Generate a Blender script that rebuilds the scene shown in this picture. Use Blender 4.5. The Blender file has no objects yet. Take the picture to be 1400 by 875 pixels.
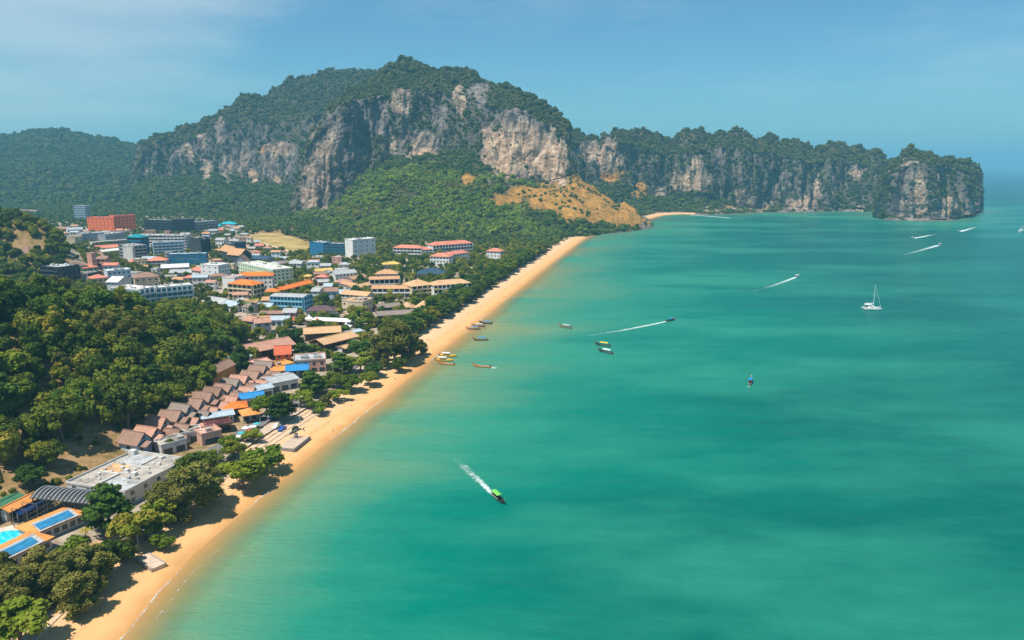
import bpy, bmesh, math, random
import numpy as np
from mathutils import Vector
R = math.radians
rng = np.random.default_rng(7)
random.seed(7)
S = bpy.context.scene
COL = S.collection

# ------------------------------------------------------------------ camera, sky, sun, exposure
H = 110.0; PITCH = R(11.9); FPX = 1000.0
cam = bpy.data.cameras.new('camera'); cam_o = bpy.data.objects.new('camera', cam); COL.objects.link(cam_o)
cam.sensor_width = 36.0; cam.lens = 36.0 * FPX / 1400.0; cam.clip_start = 1.0; cam.clip_end = 90000
cam_o.location = (0, 0, H); cam_o.rotation_euler = (math.pi / 2 - PITCH, 0, 0)
S.camera = cam_o
SUN_EL = R(65); SUN_DIR = Vector((-0.78, -0.62, 0)).normalized()          # horizontal direction towards the sun
W = bpy.data.worlds.new('World'); S.world = W; W.use_nodes = True
def build_world():
    nt = W.node_tree; nt.nodes.clear(); N = nt.nodes.new; L = nt.links.new
    out = N('ShaderNodeOutputWorld'); bg = N('ShaderNodeBackground'); sky = N('ShaderNodeTexSky')
    sky.sky_type = 'NISHITA'; sky.sun_disc = False
    sky.sun_elevation = SUN_EL; sky.sun_rotation = math.atan2(SUN_DIR.x, SUN_DIR.y)
    sky.altitude = 0; sky.air_density = 1.0; sky.dust_density = 0.6; sky.ozone_density = 3.0
    tint = N('ShaderNodeMix'); tint.data_type = 'RGBA'; tint.blend_type = 'MULTIPLY'; tint.inputs[0].default_value = 1
    tint.inputs[7].default_value = SKY_TINT
    L(sky.outputs[0], tint.inputs[6])
    tc = N('ShaderNodeTexCoord'); mp = N('ShaderNodeMapping'); mp.inputs['Scale'].default_value = (1.4, 1.4, 7.0)
    mp.inputs['Location'].default_value = (CLOUD_SHIFT, 0.2, 0.4)
    nz = N('ShaderNodeTexNoise'); nz.inputs['Scale'].default_value = 1.7; nz.inputs['Detail'].default_value = 6; nz.inputs['Roughness'].default_value = .62
    rmp = N('ShaderNodeValToRGB'); rmp.color_ramp.elements[0].position = .50; rmp.color_ramp.elements[1].position = .82
    rmp.color_ramp.elements[1].color = (.25, .25, .25, 1)
    L(tc.outputs['Generated'], mp.inputs[0]); L(mp.outputs[0], nz.inputs['Vector']); L(nz.outputs[0], rmp.inputs[0])
    cl = N('ShaderNodeMix'); cl.data_type = 'RGBA'; cl.inputs[7].default_value = CLOUD_COL
    nrm = N('ShaderNodeVectorMath'); nrm.operation = 'DISTANCE'; cd = Vector(ray(20, -10)).normalized(); nrm.inputs[1].default_value = cd
    L(tc.outputs['Generated'], nrm.inputs[0])
    wob = N('ShaderNodeMath'); wob.operation = 'MULTIPLY_ADD'; wob.inputs[1].default_value = -.55; L(nz.outputs[0], wob.inputs[0]); L(nrm.outputs['Value'], wob.inputs[2])
    bank = N('ShaderNodeMapRange'); bank.interpolation_type = 'SMOOTHSTEP'; bank.inputs[1].default_value = .06; bank.inputs[2].default_value = -.26; bank.inputs[3].default_value = 0; bank.inputs[4].default_value = .5; L(wob.outputs[0], bank.inputs[0])
    mxm = N('ShaderNodeMath'); mxm.operation = 'MAXIMUM'; L(rmp.outputs[0], mxm.inputs[0]); L(bank.outputs[0], mxm.inputs[1])
    L(mxm.outputs[0], cl.inputs[0]); L(tint.outputs[2], cl.inputs[6])
    L(cl.outputs[2], bg.inputs[0]); bg.inputs[1].default_value = SKY_STRENGTH
    L(bg.outputs[0], out.inputs[0])
CLOUD_SHIFT = 5.1; SKY_TINT = (0.52, 0.88, 0.96, 1); CLOUD_COL = (7.0, 7.6, 7.6, 1); SKY_STRENGTH = 0.078
sun = bpy.data.lights.new('sun', 'SUN'); sun.energy = 4.3; sun.angle = R(.9); sun.color = (1.0, .93, .82)
sun_o = bpy.data.objects.new('sun', sun); COL.objects.link(sun_o)
sun_o.rotation_euler = (Vector((SUN_DIR.x * math.cos(SUN_EL), SUN_DIR.y * math.cos(SUN_EL), math.sin(SUN_EL)))).to_track_quat('Z', 'Y').to_euler()
sun_o.location = (-300, -200, 500)
S.view_settings.view_transform = 'Standard'; S.view_settings.look = 'None'
S.view_settings.gamma = 1; S.view_settings.exposure = 0.62; S.view_settings.use_curve_mapping = False
S.render.engine = 'CYCLES'
cy = S.cycles
cy.use_denoising = True; cy.max_bounces = 5; cy.diffuse_bounces = 2; cy.glossy_bounces = 2; cy.transmission_bounces = 2
cy.volume_bounces = 0; cy.transparent_max_bounces = 8; cy.caustics_reflective = False; cy.caustics_refractive = False

# ------------------------------------------------------------------ pixel (1400 x 875) <-> place
CP, SP = math.cos(PITCH), math.sin(PITCH)
def ray(u, v):
    cx = (u - 700) / FPX; c = (437.5 - v) / FPX
    return cx, CP + c * SP, -SP + c * CP
def G(u, v, z=0.0):                              # point of height z seen at that pixel
    dx, dy, dz = ray(u, v); t = (z - H) / dz
    return Vector((dx * t, dy * t, z))
def AT(u, v, Y):                                 # point Y metres ahead seen at that pixel
    dx, dy, dz = ray(u, v); t = Y / dy
    return Vector((dx * t, Y, H + dz * t))
def PIX(P):                                      # numpy: points -> pixels
    x, y, z = P[:, 0], P[:, 1], P[:, 2] - H
    d = y * CP - z * SP; d = np.where(np.abs(d) < 1e-3, 1e-3, d)
    return 700 + FPX * x / d, 437.5 - FPX * (y * SP + z * CP) / d, d

build_world()
# ------------------------------------------------------------------ numpy noise
def _hash(i, j, k, seed):
    n = (i * 374761393 + j * 668265263 + k * 2147483647 + seed * 974634777) & 0xffffffff
    n = ((n ^ (n >> 13)) * 1274126177) & 0xffffffff
    return ((n ^ (n >> 16)) & 0xffff) / 65535.0
def noise3(P, seed=0):
    f = np.floor(P).astype(np.int64); w = P - f; w = w * w * (3 - 2 * w)
    i, j, k = f[:, 0], f[:, 1], f[:, 2]; r = 0
    for a in (0, 1):
        for b in (0, 1):
            for c in (0, 1):
                r = r + _hash(i + a, j + b, k + c, seed) * np.where(a, w[:, 0], 1 - w[:, 0]) * np.where(b, w[:, 1], 1 - w[:, 1]) * np.where(c, w[:, 2], 1 - w[:, 2])
    return r
def fbm(P, octs=4, seed=0, gain=.5):
    r = 0; a = 1; t = 0
    for o in range(octs):
        r = r + a * noise3(P * (2.03 ** o), seed + o * 17); t += a; a *= gain
    return r / t * 2 - 1
def smooth(a, b, x):
    t = np.clip((x - a) / (b - a), 0, 1); return t * t * (3 - 2 * t)

# ------------------------------------------------------------------ objects and materials
def tag(o, label=None, cat=None, group=None, kind=None):
    if label: o['label'] = label
    if cat: o['category'] = cat
    if group: o['group'] = group
    if kind: o['kind'] = kind
    return o
def link(name, me, parent=None):
    o = bpy.data.objects.new(name, me); COL.objects.link(o)
    if parent is not None: o.parent = parent
    return o
def empty(name, loc, rz=0.0):
    o = link(name, None); o.location = loc; o.rotation_euler = (0, 0, rz); o.empty_display_size = .5
    return o
def mesh(name, V, F, mat=None, smooth_=False):
    me = bpy.data.meshes.new(name)
    me.from_pydata([tuple(map(float, v)) for v in V], [], F)
    if mat: me.materials.append(mat)
    if smooth_: me.polygons.foreach_set('use_smooth', [True] * len(me.polygons))
    me.update(); return me
def grid_mesh(name, P, nu, nv, mat, attrs=None, smooth_=True):
    """P: (nu*nv,3), u-major"""
    me = bpy.data.meshes.new(name)
    me.vertices.add(nu * nv); me.vertices.foreach_set('co', np.asarray(P, dtype=np.float32).ravel())
    i = np.arange(nu - 1)[:, None] * nv + np.arange(nv - 1)[None, :]
    q = np.stack([i, i + nv, i + nv + 1, i + 1], -1).reshape(-1, 4)
    me.loops.add(q.size); me.loops.foreach_set('vertex_index', q.ravel().astype(np.int32))
    me.polygons.add(len(q)); me.polygons.foreach_set('loop_start', np.arange(0, q.size, 4, dtype=np.int32))
    me.polygons.foreach_set('use_smooth', np.full(len(q), smooth_))
    me.update(calc_edges=True)
    for k, a in (attrs or {}).items():
        at = me.attributes.new(k, 'FLOAT', 'POINT'); at.data.foreach_set('value', np.asarray(a, dtype=np.float32).ravel())
    if mat: me.materials.append(mat)
    return me
class NT:
    def __init__(s, name):
        s.m = bpy.data.materials.new(name); s.m.use_nodes = True; s.t = s.m.node_tree
        s.b = s.t.nodes['Principled BSDF']; s.out = s.t.nodes['Material Output']
    def n(s, t, **k):
        o = s.t.nodes.new('ShaderNode' + t)
        for a, b in k.items(): setattr(o, a, b)
        return o
    def l(s, a, b): s.t.links.new(a, b)
    def noise(s, scale, detail=4, rough=.55, vec=None):
        o = s.n('TexNoise'); o.inputs['Scale'].default_value = scale; o.inputs['Detail'].default_value = detail; o.inputs['Roughness'].default_value = rough
        if vec is not None: s.l(vec, o.inputs['Vector'])
        return o.outputs[0]
    def coord(s, kind='Object', scale=None, rot=None):
        c = s.n('TexCoord').outputs[kind] if kind != 'Position' else s.n('NewGeometry').outputs['Position']
        if scale is None and rot is None: return c
        m = s.n('Mapping'); m.inputs['Scale'].default_value = scale or (1, 1, 1); m.inputs['Rotation'].default_value = rot or (0, 0, 0); s.l(c, m.inputs[0]); return m.outputs[0]
    def ramp(s, f, stops, interp='LINEAR'):
        r = s.n('ValToRGB'); r.color_ramp.interpolation = interp; e = r.color_ramp.elements
        while len(e) > 1: e.remove(e[-1])
        e[0].position = stops[0][0]; e[0].color = tuple(stops[0][1]) + (1,)
        for p, c in stops[1:]:
            x = e.new(p); x.color = tuple(c) + (1,)
        s.l(f, r.inputs[0]); return r.outputs[0]
    def fl(s, f, a, b, c=0.0, d=1.0):
        m = s.n('MapRange'); m.inputs[1].default_value = a; m.inputs[2].default_value = b; m.inputs[3].default_value = c; m.inputs[4].default_value = d
        s.l(f, m.inputs[0]); return m.outputs[0]
    def mix(s, f, a, b, mode='MIX'):
        m = s.n('Mix', data_type='RGBA', blend_type=mode)
        for i, x in ((0, f), (6, a), (7, b)):
            if isinstance(x, (int, float)): m.inputs[i].default_value = x
            elif isinstance(x, tuple): m.inputs[i].default_value = x + (1,) if len(x) == 3 else x
            else: s.l(x, m.inputs[i])
        return m.outputs[2]
    def math(s, op, a, b=0.0, c=0.0):
        m = s.n('Math', operation=op)
        for i, x in enumerate((a, b, c)):
            if isinstance(x, (int, float)): m.inputs[i].default_value = x
            else: s.l(x, m.inputs[i])
        return m.outputs[0]
    def attr(s, name): return s.n('Attribute', attribute_name=name).outputs['Fac']
    def bump(s, f, strength, dist):
        b = s.n('Bump'); b.inputs['Strength'].default_value = strength; b.inputs['Distance'].default_value = dist; s.l(f, b.inputs['Height']); s.l(b.outputs[0], s.b.inputs['Normal']); return b
    def set(s, col=None, rough=None, spec=None, metal=None):
        for k, v in (('Base Color', col), ('Roughness', rough), ('Specular IOR Level', spec), ('Metallic', metal)):
            if v is None: continue
            if isinstance(v, tuple): s.b.inputs[k].default_value = v + (1,)
            elif isinstance(v, (int, float)): s.b.inputs[k].default_value = v
            else: s.l(v, s.b.inputs[k])
_mats = {}
def paint(name, col, rough=.7, var=.25, scale=.35, metal=0.0, spec=.3):
    """painted / plain surface with blotchy wear"""
    if name in _mats: return _mats[name]
    k = NT(name); c = k.coord('Object')
    n1 = k.noise(scale, 5, .65, c); n2 = k.noise(scale * 9, 3, .6, c)
    dark = tuple(x * (1 - var) for x in col); lite = tuple(min(1, x * (1 + var * .45)) for x in col)
    f = k.math('MULTIPLY_ADD', n2, .35, k.math('MULTIPLY', n1, .65))
    k.set(k.ramp(f, [(.36, dark), (.52, col), (.68, lite)]), rough, spec, metal)
    _mats[name] = k.m; return k.m
def ribbed(name, col, pitch=1.1, axis='X', var=.3, rough=.65, dark=.72):
    """roof covering: courses of tile or sheet with stains"""
    if name in _mats: return _mats[name]
    k = NT(name); c = k.coord('Object')
    w = k.n('TexWave', wave_type='BANDS', bands_direction=axis); w.inputs['Scale'].default_value = .314 / pitch; w.inputs['Distortion'].default_value = .6; w.inputs['Detail'].default_value = 1
    k.l(c, w.inputs['Vector'])
    n1 = k.noise(.25, 6, .7, c); n2 = k.noise(3.0, 3, .6, c)
    f = k.math('MULTIPLY_ADD', n2, .4, k.math('MULTIPLY', n1, .6))
    base = k.ramp(f, [(.34, tuple(x * (1 - var) for x in col)), (.5, col), (.66, tuple(min(1, x * 1.18 + .01) for x in col))])
    k.set(k.mix(k.fl(w.outputs[0], 0, 1, .0, 1 - dark), base, tuple(x * .35 for x in col)), rough, .25)
    k.bump(w.outputs[0], .5, .12); _mats[name] = k.m; return k.m

# ------------------------------------------------------------------ shoreline and the lie of the land
SHORE_PX = [(163, 875), (222, 803), (262, 760), (300, 727), (345, 690), (400, 643), (450, 602), (520, 548), (570, 508), (610, 474), (640, 451), (672, 425),
            (700, 403), (740, 371), (775, 344), (803, 323.5), (815, 320.5), (840, 318), (862, 315.5), (884, 313), (886.5, 309), (886, 302), (893, 297.5), (908, 294.2), (930, 292.8),
            (960, 293.5), (1000, 292.3), (1050, 290), (1100, 289), (1150, 288.5), (1206, 290), (1211, 299), (1225, 300.5), (1262, 302), (1300, 301), (1312, 296.5), (1330, 291), (1338, 287)]
sh = [Vector((-84, -400, 0)), Vector((-92, 20, 0)), Vector((-95, 100, 0))] + [G(*p) for p in SHORE_PX]
e = sh[-1]; sh += [Vector((e.x + 30, e.y + 120, 0)), Vector((e.x - 60, e.y + 420, 0)), Vector((e.x - 600, e.y + 700, 0)), Vector((e.x - 1500, e.y + 1500, 0)), Vector((e.x - 1500, e.y + 9000, 0))]
SH = np.array([(p.x, p.y) for p in sh])
def shore(P):
    """signed distance to the waterline, + on land (land lies left of the direction of travel)"""
    P = np.asarray(P, dtype=float)[:, :2]; best = np.full(len(P), 1e9); sgn = np.ones(len(P))
    for a, b in zip(SH[:-1], SH[1:]):
        d = b - a; L2 = d @ d; t = np.clip(((P - a) @ d) / L2, 0, 1)
        q = P - (a + t[:, None] * d); dist = np.hypot(q[:, 0], q[:, 1])
        cr = d[0] * (P[:, 1] - a[1]) - d[1] * (P[:, 0] - a[0])
        up = dist < best - 1e-9; best = np.where(up, dist, best); sgn = np.where(up, np.sign(cr), sgn)
    return best * sgn
def shore_off(off, i0=0, i1=None, step=6.0):
    """polyline parallel to the waterline, off metres inland"""
    pts = SH[i0:i1]; seg = np.hypot(*np.diff(pts, axis=0).T); cum = np.r_[0, np.cumsum(seg)]
    n = max(2, int(cum[-1] / step)); t = np.linspace(0, cum[-1], n)
    x = np.interp(t, cum, pts[:, 0]); y = np.interp(t, cum, pts[:, 1])
    k = np.ones(5) / 5
    xs = np.convolve(np.pad(x, 2, 'edge'), k, 'valid'); ys = np.convolve(np.pad(y, 2, 'edge'), k, 'valid')
    tx, ty = np.gradient(xs), np.gradient(ys); L = np.hypot(tx, ty)
    return np.stack([xs - ty / L * off, ys + tx / L * off], -1)
HILL1 = [(-130, 385, 300), (-40, 392, 340), (60, 399, 372), (130, 412, 400), (200, 424, 430), (270, 426, 455), (330, 442, 470), (372, 456, 482)]
HILL2 = [(-130, 270, 720), (-40, 279, 705), (20, 290, 690), (50, 312, 675), (82, 345, 655), (100, 372, 640)]
def ridge_pts(lst, tree): return np.array([tuple(AT(*q) - Vector((0, 0, tree))) for q in lst])
H1, H2 = ridge_pts(HILL1, 11), ridge_pts(HILL2, 10)
def ridge_h(P, C, wr, wl):
    best = np.full(len(P), 1e9); zz = np.zeros(len(P)); sd = np.ones(len(P))
    for a, b in zip(C[:-1], C[1:]):
        d = (b - a)[:2]; t = np.clip(((P[:, :2] - a[:2]) @ d) / (d @ d), 0, 1)
        q = P[:, :2] - (a[:2] + t[:, None] * d); dist = np.hypot(q[:, 0], q[:, 1])
        cr = d[0] * q[:, 1] - d[1] * q[:, 0]
        up = dist < best; best = np.where(up, dist, best); zz = np.where(up, a[2] + t * (b[2] - a[2]), zz); sd = np.where(up, cr, sd)
    w = np.where(sd < 0, wr, wl)
    return np.maximum(zz, 0) * np.exp(-(best / w) ** 2)
def land_z(P, s=None):
    P = np.asarray(P, dtype=float)
    if s is None: s = shore(P)
    z = np.where(s < 0, np.maximum(s * .045, -9), np.minimum(s * .075, 2.4) + np.clip(s - 32, 0, 12) * .05 + np.clip(s - 60, 0, 900) * .004)
    inl = smooth(45, 90, s)
    Q = np.c_[P[:, 0], P[:, 1], np.zeros(len(P))]
    h = np.maximum(ridge_h(P, H1, 76, 62), ridge_h(P, H2, 70, 48))
    z = z + inl * h * (1 + .16 * fbm(Q / 34., 3, 5))
    far = smooth(1500, 2400, P[:, 1]) * smooth(100, -300, P[:, 0])
    z = z + inl * far * 18
    return z
_gx, _gy, _gs = -1500.0, 60.0, 4.0
_gX, _gY = np.meshgrid(np.arange(_gx, 500, _gs), np.arange(_gy, 2000, _gs), indexing='ij')
_gP = np.c_[_gX.ravel(), _gY.ravel()]; _gS = shore(_gP); _gZ = land_z(_gP, _gS).reshape(_gX.shape); _gS = _gS.reshape(_gX.shape)
def lookup(Z, P):
    i = np.clip((P[:, 0] - _gx) / _gs, 0, Z.shape[0] - 1.001); j = np.clip((P[:, 1] - _gy) / _gs, 0, Z.shape[1] - 1.001)
    a, b = i.astype(int), j.astype(int); f, g = i - a, j - b
    return Z[a, b] * (1 - f) * (1 - g) + Z[a + 1, b] * f * (1 - g) + Z[a, b + 1] * (1 - f) * g + Z[a + 1, b + 1] * f * g
def gz(x, y):
    i = min(max((x - _gx) / _gs, 0), _gZ.shape[0] - 1.001); j = min(max((y - _gy) / _gs, 0), _gZ.shape[1] - 1.001); a, b = int(i), int(j); f, g = i - a, j - b
    return float(_gZ[a, b] * (1 - f) * (1 - g) + _gZ[a + 1, b] * f * (1 - g) + _gZ[a, b + 1] * (1 - f) * g + _gZ[a + 1, b + 1] * f * g)
def GL(u, v):                                    # pixel -> point on the land
    z = 3.0
    for _ in range(30):
        p = G(u, v, z); z += .3 * (gz(p.x, p.y) - z)
    return G(u, v, z)

# ------------------------------------------------------------------ ground
def ground_material():
    k = NT('ground_soil'); s = k.attr('inland'); pos = k.coord('Position')
    n = k.noise(.02, 6, .65, pos); nf = k.noise(.3, 4, .6, pos); nm = k.noise(.07, 4, .6, pos)
    veg = k.ramp(k.math('MULTIPLY_ADD', nf, .4, k.math('MULTIPLY', n, .6)), [(.34, (.07, .065, .02)), (.43, (.17, .12, .045)), (.51, (.28, .18, .08)), (.64, (.38, .24, .13))])
    town = k.ramp(k.math('MULTIPLY_ADD', nf, .5, k.math('MULTIPLY', nm, .5)), [(.38, (.20, .16, .12)), (.5, (.34, .27, .2)), (.62, (.42, .36, .29))])
    inl = k.mix(k.attr('town'), veg, town)
    sw = k.math('MULTIPLY_ADD', k.math('SUBTRACT', nm, .5), 9.0, s)
    wet = k.mix(k.fl(sw, 1.0, 6.0), (.50, .265, .095), (.68, .385, .165))
    sand = k.mix(k.fl(sw, 9.0, 19.0), wet, (.67, .45, .27))
    sand = k.mix(k.fl(nf, .35, .7, 0, .22), sand, (.50, .29, .13))
    trod = k.noise(1.1, 3, .7, pos); sand = k.mix(k.math('MULTIPLY', k.fl(trod, .55, .70, 0, .35), k.fl(s, 8, 14)), sand, (.42, .26, .14))
    tide = k.math('ADD', s, k.math('MULTIPLY', nm, 6.0)); sand = k.mix(k.math('MULTIPLY', k.math('LESS_THAN', k.math('ABSOLUTE', k.math('SUBTRACT', tide, 13.0)), .35), k.fl(nf, .45, .6, 0, .5)), sand, (.22, .15, .08))
    sand = k.mix(k.fl(s, -14, -1), (.40, .27, .12), sand)
    sand = k.mix(k.attr('sandy'), k.ramp(nf, [(.35, (.07, .065, .055)), (.65, (.22, .18, .14))]), sand)
    k.set(k.mix(k.fl(sw, 25, 31), sand, inl), .95, .1)
    k.bump(nf, .35, .35); return k.m
def polar(az0, az1, na, r):
    a = np.linspace(R(az0), R(az1), na)
    A, RR = np.meshgrid(a, r, indexing='ij')
    return np.stack([np.sin(A) * RR, np.cos(A) * RR], -1).reshape(-1, 2)
TOWN_PX = [(55, 306), (190, 296), (300, 294), (335, 318), (430, 345), (520, 345), (545, 330), (650, 328), (690, 335), (690, 352), (640, 402), (560, 440), (520, 500), (470, 545), (380, 610), (300, 645), (235, 690), (140, 730), (-60, 790), (-60, 720), (40, 668), (100, 640), (160, 590), (285, 505), (330, 470), (340, 450), (270, 420), (150, 415), (95, 385), (75, 340)]
TOWN = np.array([tuple(G(u, v, 4.0))[:2] for u, v in TOWN_PX])
def in_poly(P, poly):
    x, y = P[:, 0], P[:, 1]; r = np.zeros(len(P), bool)
    for (x0, y0), (x1, y1) in zip(poly, np.roll(poly, -1, axis=0)):
        c = ((y0 > y) != (y1 > y)) & (x < (x1 - x0) * (y - y0) / (y1 - y0 + 1e-12) + x0); r ^= c
    return r
rr = np.r_[np.geomspace(40, 1900, 420), np.geomspace(1920, 9000, 40)]
P2 = polar(-62, 46, 420, rr); s_ = shore(P2); z_ = land_z(P2, s_)
me = grid_mesh('ground', np.c_[P2, z_], 420, len(rr), ground_material(), {'inland': s_, 'sandy': np.where((P2[:, 1] < 1190) | ((P2[:, 0] > 290) & (P2[:, 0] < 425) & (P2[:, 1] > 1560)), 1.0, 0.0), 'town': in_poly(P2, TOWN).astype(float) * smooth(3.0, .6, ridge_h(P2, H1, 76, 62))})
tag(link('ground', me), kind='structure')

# ------------------------------------------------------------------ sea
def sea_material():
    k = NT('sea_water'); s = k.attr('offshore'); pos = k.coord('Position')
    y = k.n('SeparateXYZ'); k.l(pos, y.inputs[0])
    big = k.noise(1.0, 5, .6, k.coord('Position', (.0022, .0085, 1)))
    mid = k.noise(1.0, 4, .6, k.coord('Position', (.010, .030, 1)))
    d = k.math('ADD', s, k.math('MULTIPLY', k.math('SUBTRACT', mid, .5), k.fl(s, 0, 120, 3, 70)))
    d = k.math('ADD', d, k.math('MULTIPLY', k.math('SUBTRACT', big, .5), k.fl(s, 10, 200, 0, 620)))
    f = k.math('DIVIDE', d, k.fl(y.outputs[1], 180, 450, 150, 310))
    col = k.ramp(f, [(0, (.36, .25, .09)), (.02, (.27, .25, .10)), (.06, (.16, .235, .12)), (.14, (.085, .23, .14)), (.28, (.014, .19, .13)), (.45, (.0, .155, .112)), (1, (.0, .105, .082))])
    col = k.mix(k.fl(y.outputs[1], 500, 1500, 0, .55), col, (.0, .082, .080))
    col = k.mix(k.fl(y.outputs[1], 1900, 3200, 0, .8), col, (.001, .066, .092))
    milk = k.noise(1.0, 5, .62, k.coord('Position', (.0040, .0095, 1), (0, 0, .2)))
    col = k.mix(k.math('MULTIPLY', k.fl(milk, .44, .62, 0, .9), k.fl(s, 80, 520, 1, .22)), col, (.025, .225, .15))
    rip = k.noise(1.0, 3, .6, k.coord('Position', (.12, .30, 1)))
    col = k.mix(k.fl(rip, .45, .75, 0, .14), col, k.mix(.4, col, (.06, .28, .22)))
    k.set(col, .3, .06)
    sw = k.noise(1.0, 3, .55, k.coord('Position', (.35, .8, 1)))
    sw2 = k.noise(1.0, 2, .5, k.coord('Position', (.05, .14, 1)))
    k.bump(k.math('MULTIPLY_ADD', sw2, 2.5, sw), .5, .8)
    tr = k.n('BsdfTransparent'); mx = k.n('MixShader')
    k.l(k.fl(k.math('ADD', s, k.math('MULTIPLY', mid, 4)), 1.0, 16.0, .12, 1.0), mx.inputs[0]); k.l(tr.outputs[0], mx.inputs[1]); k.l(k.b.outputs[0], mx.inputs[2])
    k.l(mx.outputs[0], k.out.inputs[0]); return k.m
rr = np.r_[np.geomspace(40, 2400, 380), np.geomspace(2450, 45000, 60)]
P2 = polar(-62, 62, 420, rr); s_ = shore(P2)
me = grid_mesh('sea', np.c_[P2, np.zeros(len(P2))], 420, len(rr), sea_material(), {'offshore': -s_})
keep = None
tag(link('sea', me), kind='structure')

# ------------------------------------------------------------------ limestone massifs
def rock_material():
    k = NT('limestone_cliff'); pos = k.coord('Position')
    rock, warm, gold = k.attr('rock'), k.attr('warm'), k.attr('gold')
    st = k.noise(1.0, 5, .7, k.coord('Position', (.075, .075, .014)))
    n = k.noise(.045, 6, .7, pos); nf = k.noise(.22, 4, .65, pos)
    grey = k.ramp(k.math('MULTIPLY_ADD', nf, .45, k.math('MULTIPLY', n, .55)), [(.33, (.045, .042, .042)), (.45, (.115, .108, .105)), (.56, (.20, .18, .165)), (.68, (.36, .31, .265))])
    wm = k.ramp(k.math('MULTIPLY_ADD', nf, .5, k.math('MULTIPLY', n, .5)), [(.34, (.20, .115, .065)), (.43, (.46, .27, .15)), (.53, (.62, .43, .27)), (.66, (.72, .58, .43))])
    c = k.mix(k.math('MULTIPLY', warm, k.fl(n, .32, .50, .55, 1)), grey, wm)
    c = k.mix(k.math('MULTIPLY', k.fl(st, .46, .60, 0, .85), k.fl(warm, .3, .9, 1, .45)), c, (.05, .05, .055))
    lay = k.noise(1.0, 3, .6, k.coord('Position', (.02, .02, .16)))
    c = k.mix(k.math('MULTIPLY', warm, k.fl(lay, .55, .66, 0, .45)), c, (.14, .10, .08))
    soil = k.ramp(nf, [(.35, (.028, .036, .014)), (.55, (.06, .062, .025)), (.7, (.13, .095, .045))])
    nzz = k.n('SeparateXYZ'); k.l(k.n('NewGeometry').outputs['True Normal'], nzz.inputs[0])
    soil = k.mix(k.fl(nzz.outputs[2], .30, .6, 1, 0), soil, k.ramp(k.math('MULTIPLY_ADD', nf, .5, k.math('MULTIPLY', st, .5)), [(.35, (.06, .058, .05)), (.5, (.14, .125, .105)), (.65, (.24, .20, .165))]))
    c = k.mix(k.fl(rock, .25, .55), soil, c)
    dry = k.ramp(k.math('MULTIPLY_ADD', nf, .6, k.math('MULTIPLY', n, .4)), [(.34, (.06, .055, .016)), (.45, (.25, .14, .03)), (.55, (.44, .22, .048)), (.68, (.50, .30, .09))])
    c = k.mix(gold, c, dry)
    k.set(c, .95, .1); k.bump(k.math('MULTIPLY_ADD', nf, .5, st), .9, 2.2); return k.m
ROCK = rock_material()
SCATTER = []                                     # (points, normals-z, rock mask, gold, name) for the plant cover
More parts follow.
